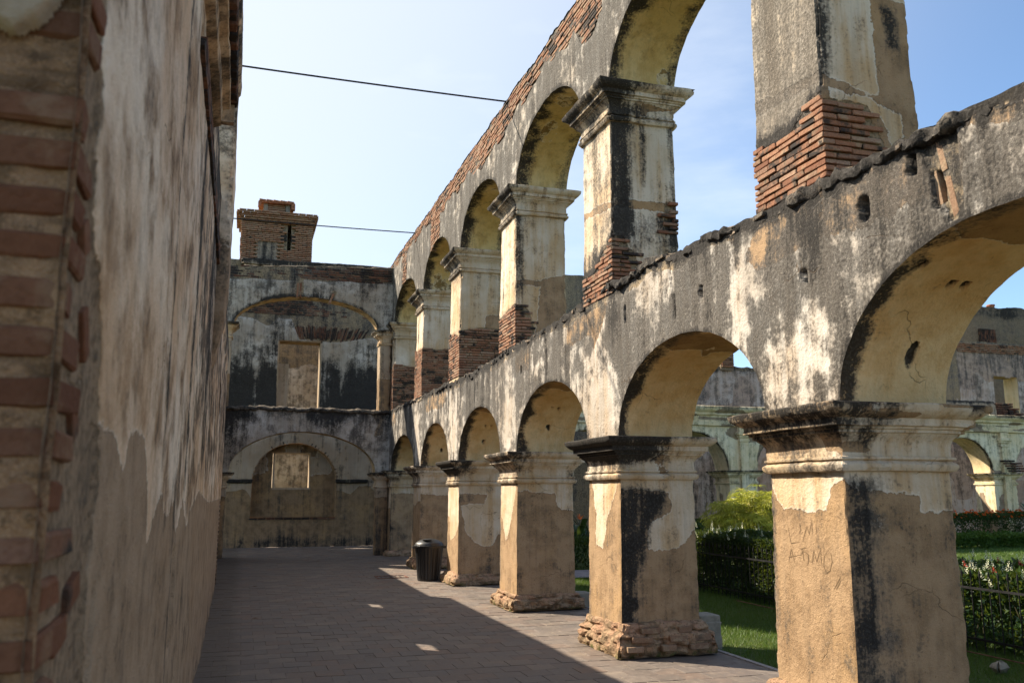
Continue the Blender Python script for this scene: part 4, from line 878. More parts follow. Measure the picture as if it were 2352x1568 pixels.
lst = [(1.20, TY + .03, 7.30, .05, .08, .42, 0), (1.28, TY + .03, 7.32, .05, .08, .44, 0), (2.14, TY + .03, 7.12, .06, .08, .34, 0, (0, .35, 0))]; place_bricks(lst, 'brick', o)
for lo in (True, False):
    for side in (0, 1):
        x0, x1 = ((-1.1, -.44 if lo else -.5), (3.56, 3.88))[side]; z0, z1 = (0, 2.25) if lo else (3.95, 6.28)
        b = MB(); loft(b, x0, x1, TY + .02, TY + TT - .02, [(z0, .0), (z1 - .4, 0)], .05, lambda f, U, Z: dict(peel=(1.6 - Z) if Z.max() < 3 else (4.9 - Z), grey=.25 + 0 * U, dark=.2 + .25 * sm(.3, 0, Z)), amp=.012, seed=130 + side, chip=.02)
        o = b.build('respond', M['end'], tw); b = MB()
        loft(b, x0, x1, TY + .02, TY + TT - .02, [(z1 + z * .9, q * .9) for z, q in CAPP], .05, lambda f, U, Z: dict(grey=.2 + 0 * U, dark=.15 + .5 * sm(-.12, -.02, Z - (2.25 if Z.max() < 3 else 6.28)), peel=-.1), amp=.015, seed=133 + side, chip=.03); b.build('capital', M['arcade'], o)
# ledge crust
yy = np.arange(-1.1, 3.95, .03); a_ = np.linspace(0, 2 * pi, 11); YY, AA = np.meshgrid(yy, a_, indexing='ij')
P = np.stack([YY, TY - .02 + .07 * np.cos(AA), tl(yy)[:, None] - .03 + .055 * np.sin(AA)], -1); P = P + (np.stack([fbm(YY * 11, P[..., 1] * 11, P[..., 2] * 11, s_) for s_ in (141, 142, 143)], -1) - .5) * .06
b = MB(); b.grid(P, dict(brick=.1, dark=.55, grey=.3)); b.build('broken_ledge', M['rubble'], tw)

ew = empty('end_wall', (1.6, 29.5, 0), 'far end wall with arched niche below, doorway above and black streaks', 'wall')
EY = 29.2
def etop(u): return np.interp(u, [-1.2, 5], [9.35, 9.25]) + .04 * (vn(u * 4, 0, 0, 150) - .5)
NICHE = lambda U, Z: (np.abs(U - 1.58) < 1.31) & (Z > .93) & (Z < 2.05 + 1.22 * np.sqrt(np.clip(1 - ((U - 1.58) / 1.31) ** 2, 0, 1)))
DOOR = lambda U, Z: (U > .90) & (U < 2.26) & (Z > 4.3) & (Z < 6.63)
U_, Z_ = np.meshgrid(np.arange(-1.7, 6.2, .035), np.arange(0, 9.3, .035), indexing='ij')
n = vn(U_ * 1.3, Z_ * .5, 0, 151); n2 = vn(U_ * 3, Z_ * 2.5, 0, 152)
d = .08 + .35 * sm(.5, .15, Z_) + .50 * sm(6.3, 5.5, Z_ + .8 * (n - .5)) * sm(4.2, 4.4, Z_) + .12 * sm(4.2, 4.5, Z_) + .75 * (n - .5) * sm(3.5, 4.5, Z_) + .3 * sm(.8, .2, np.abs(U_ - 1.2)) * sm(.95, .75, Z_) * (n2)
d += .35 * sm(.1, 0, np.abs(Z_ - 2.06)) * (np.abs(U_ - 1.58) > 1.2)
d -= .40 * np.exp(-((U_ - .25) / .12) ** 2) + .3 * np.exp(-((U_ - 3.0) / .1) ** 2) * sm(4, 5, Z_)
rub_ = np.maximum(sdf([(.06, 7.33), (.54, 7.07), (.85, 7.38), (1.27, 7.35), (1.54, 6.68), (2.68, 6.64), (3.75, 6.84), (5.2, 6.9), (5.2, 7.5), (5.2, 9.6), (-1.5, 9.6), (-1.5, 7.45)], U_, Z_), -1)
A = dict(dark=d, grey=.38 - .3 * sm(3.6, 2.2, Z_) + .3 * (n2 - .5), peel=np.where(Z_ < 3.9, 1.7 - Z_ + .6 * (n2 - .5), -.3), brick=rub_)
P = np.stack([U_, EY + .03 * sm(0, .03, rub_) + 0 * U_, Z_], -1); P = disp(P, .014, 5, 153)
b = MB(); hl = NICHE(U_, Z_) | DOOR(U_, Z_); kz = int(4.2 / .035); sub = lambda a, sl: a[:, sl] if getattr(a, 'ndim', 0) == 2 else a
cut(b, P[:, :kz + 1], {k: sub(v, slice(0, kz + 1)) for k, v in A.items()}, hl[:, :kz + 1]); b.build('wall_face', M['end'], ew); b = MB()
cut(b, P[:, kz:], {k: sub(v, slice(kz, None)) for k, v in A.items()}, hl[:, kz:]); o = b.build('wall_face', M['end_up'], ew)
b = MB(); b.box(-9, -1.69, EY, EY + .8, 0, 9.2, dict(grey=.4, dark=.2)); b.build('wall_body', M['end_up'], ew, smooth=False)
# niche reveal, back and window
b = MB(); th = np.linspace(0, pi, 40); out = [(.27, .93)] + [(1.58 - 1.31 * cos(a), 2.05 + 1.22 * sin(a)) for a in th] + [(2.89, .93), (.27, .93)]
out = np.array(out); w = np.linspace(0, .42, 8); P = np.stack([np.repeat(out[:, :1], 8, 1), EY - .005 + np.repeat(w[None], len(out), 0), np.repeat(out[:, 1:], 8, 1)], -1)
P[:, 0, 0] += (P[:, 0, 0] - 1.58) * .03; b.grid(P, dict(peel=.1, dark=.12, grey=.1))
U_, Z_ = np.meshgrid(np.arange(.1, 3.1, .04), np.arange(.8, 3.5, .04), indexing='ij'); WIN = (U_ > .93) & (U_ < 2.09) & (Z_ > 1.85) & (Z_ < 3.0)
P = np.stack([U_, EY + .42 + 0 * U_, Z_], -1); cut(b, disp(P, .01, 6, 155), dict(peel=.25 * (vn(U_ * 2, Z_ * 2, 0, 3) - .35) + .15 * sm(2.2, 1.6, Z_), dark=.05 + .2 * (vn(U_ * 2, Z_, 0, 8) - .3), grey=.12 + 0 * U_), WIN)
for q in ((.90, .96, 1.80, 3.03), (2.06, 2.12, 1.80, 3.03)): b.box(q[0], q[1], EY + .425, EY + .95, q[2], q[3], dict(peel=-.2))
b.box(.9, 2.12, EY + .43, EY + .95, 2.97, 3.03); b.box(.9, 2.12, EY + .41, EY + .95, 1.80, 1.86)
ni = b.build('niche', M['end'], ew)
lst = [(.35 + i * .27, EY + .04, .885, .25, .14, .05, 0) for i in range(10)]; place_bricks(lst, 'brick_dark', ni)
b = MB(); th = np.linspace(0.02, pi - .02, 33)
lst = []
for a in th: lst.append((1.58 - 1.355 * cos(a), EY + .058, 2.07 + 1.265 * sin(a), .08, .09, .045, 0, (0, a, 0)))
place_bricks(lst, 'brick_dark', ni)
# ledge at springing height
b = MB(); 
for x0, x1 in ((-.5, .26), (2.9, 3.9)): loft(b, x0, x1, EY - .06, EY + .05, [(2.0, -.02), (2.04, .02), (2.12, .03), (2.13, 0)], .04, lambda f, U, Z: dict(dark=.75, grey=.5), amp=.012, seed=160)
b.build('ledge', M['end'], ew)
# door reveals and the wall seen through door and window
b = MB(); b.box(.86, .92, EY + .01, EY + .6, 4.3, 6.66, dict(peel=-.3)); b.box(2.24, 2.30, EY + .01, EY + .6, 4.3, 6.66, dict(peel=-.3)); b.box(.86, 2.3, EY + .01, EY + .6, 6.61, 6.68, dict(peel=.2)); b.box(.92, 1.26, EY + .30, EY + .55, 4.3, 5.9, dict(peel=-.3, grey=.1)); b.build('door_reveal', M['end'], ew)
U_, Z_ = np.meshgrid(np.arange(-1.5, 5.5, .05), np.arange(0, 7.4, .05), indexing='ij'); rb = Z_ - (6.05 + .3 * (vn(U_ * 1.5, 0, 0, 5) - .5)) * 1.0
A = dict(dark=.10 + .5 * (vn(U_ * 1.3, Z_ * .8, 0, 171) - .45), grey=.45 + 0 * U_, brick=np.where(Z_ > 4, rb, -.4), peel=-.3); A['grey'] = np.where(Z_ < 4, .45 + .5 * (vn(U_ * 2.5, Z_ * 2.5, 0, 77) - .5), .45); A['dark'] = np.where(Z_ < 4, .0, A['dark'])
b = MB(); b.grid(disp(np.stack([U_ * 1.15, 35.0 + 0 * U_, Z_ * 1.12 - .2], -1), .02, 4, 172), A); o = b.build('inner_wall', M['end_up']); tag(o, 'rough grey wall glimpsed through the niche window and upper doorway', 'wall')
lst = courses(-.4, 3.9, 7.50, 7.98, lambda u, z: True, L=.24, H=.055, pitch=.072, mk=lambda u, z, l, h, p_: (u, EY + .072 - p_, z, l, .1, h, 0), jit=.008)
place_bricks(lst, 'brick_dark', ew, stuff='brick_courses')
lst = []
for i in range(46):   # relieving arch of upright bricks over the door
    u = 1.1 + i * .058; lst.append((u, EY + .052, 6.93 + .05 * sin(i * 2.1), .04, .08, .42 + .08 * sin(i), 0, (0, (u - 2.2) * .35, 0)))
place_bricks(lst, 'brick_dark', ew, stuff='relieving_arch')
# upper cornice of the end wall
b = MB(); loft(b, -.2, 5.4, EY - .08, EY + .7, [(8.62, -.08), (8.66, .0), (8.78, .01), (8.80, .06), (8.92, .07), (8.95, .12), (9.08, .13), (9.10, .2), (9.26, .21), (9.3, .12)], .05, lambda f, U, Z: dict(dark=.25 + .45 * sm(9.0, 9.2, Z) + .5 * (vn(U * 1.5, Z * 6, 0, 8) - .4), grey=.4 + 0 * U, peel=.2 * (vn(U * 1.2, Z * 7, 0, 9) - .45), brick=.2 * (vn(U * 1.1, Z * 5, 0, 19) - .58)), amp=.02, seed=162, chip=.05)
b.build('cornice', M['end'], ew)

# brick tower on the end wall -----------------------------------------
tower = empty('brick_tower', (.68, 30, 9.3), 'ruined square brick tower with slit opening and small tiled lantern standing on the end wall', 'tower')
b = MB(); TX0, TX1 = -.38, 1.78
b.box(TX0 + .02, 1.02, EY + .12, EY + 1.9, 9.2, 10.95, dict(tint=.3)); b.box(1.14, TX1 - .02, EY + .12, EY + 1.9, 9.2, 10.95, dict(tint=.4)); b.box(.98, 1.2, EY + .9, EY + 1.9, 9.2, 10.95, dict(tint=.9))
b.box(.9, 1.3, EY + .12, EY + 1.8, 10.62, 10.95, dict(tint=.9)); b.build('core', M['mortar'], tower, smooth=False)
lst = []
zc = 9.22; k = 0
def prof_off(z): return .02 if z < 10.28 else .06 if z < 10.4 else .03 if z < 10.62 else .08 if z < 10.70 else .13 if z < 10.86 else .19
while zc < 11.0:
    o_ = prof_off(zc); u = TX0 - o_ + (.12 if k % 2 else 0) - .12
    rag = .06 * (random.random() - .3)
    while u < TX1 + o_:
        a, c = max(u, TX0 - o_ + rag * .6), min(u + .24, TX1 + o_)
        if c - a > .05 and not (a < 1.13 and c > 1.0 and 9.72 < zc < 10.62) and not (TX0 + .35 < (a + c) / 2 < .75 and 9.3 < zc < 9.98): lst.append(((a + c) / 2, EY + .12 - o_, zc, c - a - .012, .16, .048, 0))
        u += .24
    v = EY + .1
    while v < EY + 1.8: lst += [(TX0 - o_ + rag, v, zc, .16, .22, .048, 0), (TX1 + o_ - .04, v, zc, .16, .22, .048, 0)]; v += .24
    zc += .064; k += 1
place_bricks(lst, 'brick_pale', tower, stuff='brick_courses')
b = MB(); b.box(.02, .72, EY + .07, EY + .2, 9.3, 9.98, dict(grey=.5, dark=.35)); b.box(-.2, 1.0, EY + .05, EY + .2, 10.02, 10.24, dict(dark=.9)); b.box(1.14, 1.74, EY + .05, EY + .2, 10.02, 10.24, dict(dark=.9)); b.box(.9, 1.85, EY - .06, EY + .2, 10.74, 10.86, dict(grey=.1)); b.build('plaster_patch', M['end'], tower, smooth=False)
b = MB(); b.box(.27, 1.02, EY + .5, EY + 1.4, 11.0, 11.42); ln = b.build('lantern', M['mortar'], tower, smooth=False)
place_bricks([(.42 + i * .2, EY + .49, 11.05 + k * .062, .19, .06, .046, 0) for k in range(6) for i in range(3)], 'brick_pale', ln)
for x_ in (.20, .94):
    b = MB(); b.box(x_, x_ + .14, EY + .44, EY + .6, 11.0, 11.42); b.build('corner_post', M['concrete'], ln, smooth=False)
b = MB()
for i in range(5): b.mesh([(.06 + i * .23, EY + .28, 11.45), (.28 + i * .23, EY + .28, 11.43), (.28 + i * .23, EY + 1.5, 11.72), (.06 + i * .23, EY + 1.5, 11.76), (.06 + i * .23, EY + .28, 11.51), (.28 + i * .23, EY + .28, 11.49), (.28 + i * .23, EY + 1.5, 11.78), (.06 + i * .23, EY + 1.5, 11.82)], [(0, 1, 5, 4), (1, 2, 6, 5), (3, 0, 4, 7), (4, 5, 6, 7), (2, 3, 7, 6), (1, 0, 3, 2)])
b.box(.04, 1.22, EY + .30, EY + 1.48, 11.40, 11.455); b.box(.02, .12, EY + .29, EY + .5, 11.26, 11.42); b.box(1.12, 1.24, EY + .29, EY + .5, 11.22, 11.42)
b.build('tile_roof', M['rooftile'], ln, smooth=False)

# ================================================================== NORTH RANGE (facing the garden)
na = empty('north_arcade', (16, 25, 0), 'low sunlit arcade with pilasters and moulded cornice across the far side of the garden', 'arcade')
NC = [8.2 + 3.493 * k for k in range(0, 8)]; NHW = .50
NOPS = [(5.3, NC[0] - NHW, 1.15)] + [(a + NHW, c - NHW, 1.2) for a, c in zip(NC[:-1], NC[1:])]
ntop = lambda u: 3.78 + 0 * u
def nat(kind, U, Wd, Z):
    if kind in ('front', 'back'):
        ar = inarch(U, Z, NOPS, 2.39); return dict(dark=.12 + .3 * sm(.08, 0, ar) + .3 * (vn(U * 2, Z * 1.2, 0, 180) - .4), grey=.12 + .35 * (vn(U * 1.5, Z, 0, 181) - .3), peel=-.25 + .32 * sm(.62, .8, vn(U * 1.3, Z * 1.7, 0, 182)), brick=-.3 + .34 * sm(.72, .85, vn(U * 1.7 + 3, Z * 2.2, 0, 183)))
    return dict(dark=.1 + .5 * sm(.18, .05, Wd), grey=0 * U, peel=-.1 + .15 * (vn(U * 3, Wd * 3, 0, 5) - .3))
bf, bs, bt = MB(), MB(), MB()
arch_wall(bf, bs, 'x', 24.6, .9, 4.85, NC[-1] + .5, NOPS, 2.39, ntop, du=.06, rows=24, at=nat, amp=.010, seed=184, sres=.09)
bf.build('arch_wall', M['north'], na); bs.build('arch_soffit', M['north'], na)
for i, c in enumerate(NC):
    b = MB(); loft(b, c - NHW, c + NHW, 24.62, 25.48, [(0, .0), (1.97, 0)], .06, lambda f, U, Z: dict(peel=sdf([(c - .3, 1.6), (c + .2, 1.75), (c + .1, .9), (c + .6, .4), (c + .6, -1), (c - .6, -1), (c - .5, .7)], U, Z) if f == 'Y-' else sdf([(24.6, .9), (25.0, 1.3), (25.1, 1.7), (25.3, 1.7), (25.2, 1.0), (25.6, .6), (25.6, -1), (24.5, -1)], U, Z), grey=.1 + 0 * U, dark=.08 + 0 * U), amp=.01, seed=190 + i, chip=.015)
    pr = b.build('pier', M['north'], na); b = MB()
    loft(b, c - NHW, c + NHW, 24.62, 25.48, [(2.39 + z * .92, q) for z, q in CAPP], .06, lambda f, U, Z: dict(dark=.15 + .4 * sm(2.3, 2.38, Z) + .3 * (vn(U * 3, Z * 6, 0, 7) - .4), grey=.2 + 0 * U), amp=.012, seed=190 + i, chip=.02); b.build('capital', M['north'], pr)
    b = MB(); loft(b, c - .13, c + .17, 24.50, 24.75, [(0, 0), (3.30, 0), (3.31, .03), (3.36, .03), (3.37, .01), (3.42, .01), (3.44, .05), (3.50, .06), (3.52, .10), (3.60, .11), (3.62, .03), (3.80, .03)], .07, lambda f, U, Z: dict(dark=.1 + .3 * (vn(U * 3, Z * 1, i, 7) - .3), grey=.15 + 0 * U), amp=.008, seed=196 + i); b.build('pilaster', M['north'], pr)
b = MB(); loft(b, 4.9, NC[-1] + .5, 24.58, 25.5, [(3.78, .0), (3.80, .06), (3.90, .07), (3.92, .03), (4.10, .04), (4.13, .12), (4.20, .13), (4.25, .22), (4.34, .26), (4.38, .26), (4.40, .20)], .06, lambda f, U, Z: dict(dark=.12 + .40 * sm(4.22, 4.36, Z) + .7 * (vn(U * .8, Z * 3, 0, 198) - .45), grey=.2 + 0 * U, peel=-.1 + .2 * sm(.6, .75, vn(U * 1.3, Z * 9, 0, 199)), brick=-.1 + .14 * sm(.75, .9, vn(U * .9, Z * 7, 0, 197))), amp=.014, seed=200, chip=.02)
b.build('cornice', M['north'], na)
lst = []
for r_ in range(5): lst += [(25.68 + .45 + (j - 1.2) * .26 - r_ * .05, 24.55, 2.46 + r_ * .085, .24, .2, .06, random.uniform(-.2, .2)) for j in range(4 - r_ // 2)]
place_bricks(lst, 'brick_dark', na)
# back wall and ruined upper storey
nw = empty('north_rear_wall', (16, 29.3, 0), 'ruined rear wall of the north range with broken top, brick band and patched render', 'wall')
def nbt(u): return np.interp(u, [5.1, 12.2, 12.5, 13, 27.2, 27.5, 28.3, 28.6, 33], [9.62, 9.6, 7.2, 6.45, 6.50, 7.0, 7.6, 8.02, 8.05]) + .05 * (vn(u * 5, 0, 0, 210) - .5)
us = np.arange(5.1, 33, .06); T = np.linspace(0, 1, 130); tp = nbt(us); U_ = np.repeat(us[:, None], 130, 1); Z_ = tp[:, None] * T[None]
n1 = vn(U_ * 1.2, Z_ * .5, 0, 211); n2 = vn(U_ * 1.1, Z_ * 1.1, 0, 212)
brk = np.where(U_ < 12.6, .3, -.3); brk = np.maximum(brk, .12 - np.abs(Z_ - tp[:, None] + .05)); brk = np.maximum(brk, np.where((U_ > 27.2) & (U_ < 28.5) & (Z_ > 4.4), .1 * (n2 - .3) * 3, -1)); brk = np.where((U_ > 28.6) & (Z_ > 7.6), .3, brk)
A = dict(brick=brk, peel=np.where((Z_ > 6.9) | ((U_ > 28.4) & (Z_ > 6.6 + .9 * (n2 - .5))), .15, -.2 + .4 * sm(.55, .7, n2)), dark=.12 + .55 * (n1 - .42) + .3 * sm(.4, .1, tp[:, None] - Z_) * (U_ < 27), grey=.42 + .3 * (n2 - .5) - .25 * sm(4, 2, Z_))
b = MB(); P = np.stack([U_, 29.2 + 0 * U_, Z_], -1)
hole = ((U_ > 30.35) & (U_ < 31.6) & (Z_ > 4.2) & (Z_ < 6.55)); cut(b, disp(P, .02, 4, 213), A, hole); o = b.build('wall_face', M['north_rear'], nw)
b = MB(); b.box(5.1, 12.2, 29.24, 29.9, 0, 9.5, dict(brick=.2)); b.box(12.4, 27.5, 29.24, 29.9, 0, 6.4, dict(brick=.2)); b.box(28.55, 30.33, 29.24, 29.95, 4, 7.98, dict(peel=-.3)); b.box(31.62, 33, 29.24, 29.95, 4, 7.98); b.box(30.3, 31.65, 29.22, 29.95, 6.58, 7.9, dict(peel=.2)); b.build('wall_body', M['north'], nw, smooth=False)
b = MB(); b.box(17.2, 17.75, 29.1, 29.8, 6.3, 7.6, dict(brick=.2)); b.build('broken_stub', M['rubble'], nw, smooth=False)
place_bricks([(17.47, 29.08, 6.45 + k * .085, .5, .12, .06, 0) for k in range(13)], 'brick', nw)
lst = courses(28.5, 33, 7.56, 7.98, lambda u, z: True, L=.26, H=.058, pitch=.08, mk=lambda u, z, l, h, p_: (u, 29.2 - p_, z, l, .1, h, 0)); place_bricks(lst, 'brick', nw, stuff='brick_band')
for c in (12.5, 19.5, 26.9):
    place_bricks([(c + (.05 if k % 2 else 0), 29.17, .5 + k * .1, .26, .1, .07, 0) for k in range(22)], 'brick', nw, stuff='brick_quoin')
lst = []
for (cx_, r_) in ((13.4, 1.25),):
    for i in range(34): a = .25 + i * .075; lst.append((cx_ - r_ * cos(a), 29.15, 2.2 + r_ * sin(a), .42, .1, .055, 0, (0, a, 0)))
place_bricks(lst, 'brick_dark', nw, stuff='relieving_arch')
# bluish broken ledge in front of it, and tall rubble wall behind with pots and an aerial
b = MB(); loft(b, 23.4, 26.0, 25.0, 25.3, [(4.38, 0), (4.8, 0), (4.95, -.06)], .05, lambda f, U, Z: dict(dark=.2 + .5 * sm(4.8, 4.9, Z), grey=.25 + 0 * U), amp=.03, seed=215, chip=.06); b.build('broken_parapet', M['end'], na)
place_bricks([(26.1 + .26 * j, 25.1, 4.45 + .085 * k, .24, .22, .065, random.uniform(-.3, .3)) for k in range(6) for j in range(5) if j < 5 - k // 2], 'brick_dark', na)
U_, Z_ = np.meshgrid(np.arange(27.4, 42, .09), np.linspace(4, 10.55, 90), indexing='ij'); Z_ = 4 + (Z_ - 4) * (np.interp(U_, [27.4, 29, 34, 42], [.93, .99, .985, .97]) + .01 * vn(U_ * 4, 0, 0, 3))
b = MB(); b.grid(disp(np.stack([U_, 32.4 + 0 * U_, Z_], -1), .05, 4, 221), dict(brick=.3, dark=.1 + .35 * sm(9.8, 10.1, Z_) + .4 * (vn(U_, Z_, 0, 3) - .4))); b.box(27.5, 42, 32.45, 33, 4, 10.3, dict(brick=.3)); o = b.build('rubble_wall', M['rubble']); tag(o, 'high dark rubble wall above the brick band at far right', 'wall')
lst = []
for i in range(26):
    for k in range(3): lst.append((33.0 + (i % 13) * .075 + random.uniform(-.01, .01), 32.33, 9.2 - k * .5 - (i // 13) * .25, .045, .1, .3, 0, (0, random.uniform(-.15, .15), 0)))
place_bricks(lst, 'brick_dark', o, stuff='upright_bricks')
for x in (33.3, 34.1):
    b = MB(); b.lathe((x, 32.6, 10.3), [(.14, 0), (.16, .04), (.16, .24), (.19, .26), (.19, .32), (.12, .32), (.10, .1), (0, .1)], 14); o = b.build('chimney_pot', M['rooftile']); tag(o, ('left' if x < 33.5 else 'right') + ' one of two clay pots on top of the high rubble wall', 'chimney pot', 'clay pots on the rubble wall')
b = MB(); b.tube([(32.95, 32.7, 10.3), (32.8, 32.7, 11.9)], .012, 6); b.tube([(32.7, 32.7, 11.3), (33.0, 32.7, 11.32)], .008, 6); o = b.build('aerial', M['iron']); tag(o, 'thin metal aerial rising above the far rubble wall', 'aerial')

# ================================================================== CABLES, BIN, SMALL THINGS
def cable(p0, p1, sag, lab):
    t_ = np.linspace(0, 1, 30); p0, p1 = np.array(p0), np.array(p1); P = p0[None] * (1 - t_[:, None]) + p1[None] * t_[:, None]; P[:, 2] -= sag * 4 * t_ * (1 - t_)
    b = MB(); b.tube(P, .014, 6); o = b.build('cable', M['cable']); tag(o, lab, 'cable', 'cables strung across the walk')
cable((-3.2, 13.2, 8.24), (4.0, 13.14, 8.16), .03, 'upper black cable strung from the left wall to the arcade top')
cable((-3.0, 21.6, 8.34), (4.0, 21.39, 8.28), .03, 'lower farther cable crossing in front of the brick tower')
tb = empty('trash_bin', (3.60, 17.45, 0), 'black ribbed plastic bin with swing-hole lid beside the fourth pier', 'trash bin')
b = MB(); a_ = np.linspace(0, 2 * pi, 97); rib = np.where((np.arange(97) // 2) % 2 == 0, 0.0, -.012)
rows_ = [(0, .215, 0), (.03, .225, .3), (.05, .226, 1), (.60, .275, 1), (.62, .278, 0), (.66, .280, 0)]
P = np.stack([np.stack([3.60 + (r + rib * k) * np.cos(a_), 17.45 + (r + rib * k) * np.sin(a_), np.full(97, z)], -1) for z, r, k in rows_], 0); b.grid(P, None, flip=True); b.lathe((3.60, 17.45, 0), [(0, .0), (.215, 0)], 24); b.build('body', M['bin'], tb)
b = MB(); b.lathe((3.60, 17.45, 0), [(.278, .645), (.300, .645), (.302, .672), (.285, .68), (.275, .715), (.25, .735), (.19, .77), (.10, .80), (0, .81)], 40); li = b.build('lid', M['bin'], tb)
b = MB(); b.lathe((3.53, 17.33, .0), [(.085, .775), (.09, .788), (.075, .795), (.0, .782)], 20); b.build('opening', M['void'], li)  # shallow black dish on the lid, its colour standing for a shaded hole
for s_ in (-1, 1):
    b = MB(); b.box(3.6 + s_ * .30 - .035, 3.6 + s_ * .30 + .035, 17.39, 17.51, .615, .665); b.build('handle', M['bin'], tb, smooth=False)
fd = empty('drain_frame', (3.0, 18.3, .003), 'rusty rectangular drain frame set in the paving left of the bin', 'drain frame'); b = MB()
for q in ((2.68, 3.32, 18.05, 18.08), (2.68, 3.32, 18.52, 18.55), (2.68, 2.71, 18.085, 18.515), (3.29, 3.32, 18.085, 18.515)): b.box(q[0], q[1], q[2], q[3], -.01, .012)
b.build('rim', M['rusty'], fd, smooth=False); b = MB()
for i in range(5): b.box(2.78 + i * .1, 2.79 + i * .1, 18.12 + .02 * (i % 2), 18.46, -.01, .010)
b.build('slot', M['iron'], fd, smooth=False)
b = MB(); loft(b, 4.93, 5.20, 9.02, 9.32, [(-.02, .0), (.27, 0), (.28, -.01), (.34, -.01), (.35, -.02)], .03, lambda f, U, Z: dict(peel=-.3, grey=0 * U), amp=.006, seed=231, chip=.01); o = b.build('stone_block', M['concrete']); tag(o, 'small square stone block with white cap behind the second pier', 'block')
b = MB(); loft(b, 4.93, 5.16, 12.75, 13.0, [(-.02, 0), (.2, 0), (.21, -.02)], .03, None, amp=.006, seed=232); o = b.build('stone_block', M['concrete']); tag(o, 'smaller stone block at the grass edge behind the third pier', 'block')
b = MB(); loft(b, -.30, -.16, 7.80, 7.95, [(0, 0), (.05, 0), (.06, -.01)], .02, None, amp=.008, seed=233); o = b.build('mortar_chunk', simple('white_mortar', (.5, .5, .5), .9)); tag(o, 'pale broken chunk at the foot of the left wall', 'rubble')
b = MB(); loft(b, 7.0, 7.16, 7.0, 7.13, [(-.02, -.03), (.03, 0), (.07, -.02), (.10, -.06)], .02, None, amp=.02, seed=234, chip=.04); o = b.build('stone', M['concrete']); tag(o, 'rounded pale stone lying in shaded grass at lower right', 'stone')
LF = simple('dry_leaf', (.10, .06, .03), .8); 
for i, (x, y) in enumerate(((.25, 12.9), (1.8, 14.6), (1.9, 23.0), (.3, 17.2))):
    b = MB(); V = np.array([(-.05, 0, .004), (0, .018, .012), (.05, 0, .006), (0, -.018, .003)]) + np.array([x, y, .002]); b.mesh(V, [(0, 1, 2), (0, 2, 3)]); o = b.build('dry_leaf', LF, smooth=False); tag(o, ('tiny dry brown leaf on the shaded paving nearest the left wall', 'tiny dry leaf in the middle of the shaded paving', 'far dry leaf on the paving near the end wall', 'dry leaf at the foot of the left wall farther along')[i], 'leaf', 'dry leaves on the paving')

# ================================================================== GARDEN
def leaves(b, C, D, N, L, Wd, tint, fold=.25):
    """diamond leaves: centres C, directions D, normals N (n,3), lengths, widths"""
    D = D / (np.linalg.norm(D, axis=1)[:, None] + 1e-9); S = np.cross(D, N); S /= np.linalg.norm(S, axis=1)[:, None] + 1e-9; N = np.cross(S, D)
    L = L[:, None]; Wd = Wd[:, None]; n = len(C)
    V = np.stack([C, C + D * L * .45 + S * Wd * .5 + N * Wd * fold, C + D * L - N * L * .12, C + D * L * .45 - S * Wd * .5 + N * Wd * fold], 1).reshape(-1, 3)
    i = np.arange(n)[:, None] * 4; F = np.concatenate([i + np.array([[0, 1, 2]]), i + np.array([[0, 2, 3]])]); b.mesh(V, F, dict(tint=np.repeat(tint, 4)))
def rnd(n, k=3): return RNG.normal(size=(n, k))
def hedge(name, x0, x1, y0, y1, z1, n, mat, label, cat='hedge', lo=.02, sz=.055, loose=.05, holes=0.0, group=None):
    root = empty(name, ((x0 + x1) / 2, (y0 + y1) / 2, 0), label, cat, group)
    area = np.array([(y1 - y0) * (z1 - lo), (y1 - y0) * (z1 - lo), (x1 - x0) * (y1 - y0) * 1.3, (x1 - x0) * (z1 - lo)]); f = RNG.choice(4, n, p=area / area.sum())
    C = np.stack([RNG.uniform(x0, x1, n), RNG.uniform(y0, y1, n), lo + (z1 - lo) * RNG.random(n) ** .85], 1); dpt = np.abs(RNG.normal(0, loose, n))
    N = np.zeros((n, 3)); C[f == 0, 0] = x0 + dpt[f == 0]; N[f == 0] = (-1, 0, .2); C[f == 1, 0] = x1 - dpt[f == 1]; N[f == 1] = (1, 0, .2); C[f == 2, 2] = z1 - dpt[f == 2]; N[f == 2] = (0, 0, 1); C[f == 3, 1] = y0 + dpt[f == 3]; N[f == 3] = (0, -1, .2)
    bl = fbm(C[:, 0] * 2.2, C[:, 1] * 2.2, C[:, 2] * 2.2, 241) - .5; C += N * (bl[:, None] * .28)
    keep = fbm(C[:, 0] * 5, C[:, 1] * 5, C[:, 2] * 5, 242) > .30 + holes; C = C[keep]; N = N[keep]; n = len(C)
    D = N * .7 + rnd(n) * .6 + np.array([0, 0, .25]); Nn = N + rnd(n) * .5
    b = MB(); leaves(b, C, D, Nn, sz * RNG.uniform(.7, 1.4, n), sz * .55 * RNG.uniform(.7, 1.3, n), RNG.random(n)); b.build('foliage', M[mat], root, attrs=True, smooth=False)['kind'] = 'stuff'
    b = MB()
    for i in range(int((y1 - y0) * 5)):
        x, y = RNG.uniform(x0 + .1, x1 - .1), RNG.uniform(y0 + .05, y1 - .05); b.tube([(x, y, -.03), (x + RNG.normal() * .05, y + RNG.normal() * .05, z1 * .4), (x + RNG.normal() * .12, y + RNG.normal() * .12, z1 * .88)], [.012, .009, .004], 5)
    b.build('stems', M['stem'], root)['kind'] = 'stuff'; return root
hedge('hedge', 7.85, 8.9, 9.6, 16.0, .98, 60000, 'hedge', 'dense dark clipped hedge behind the iron fence in the middle opening', holes=-.2, sz=.05, loose=.09)
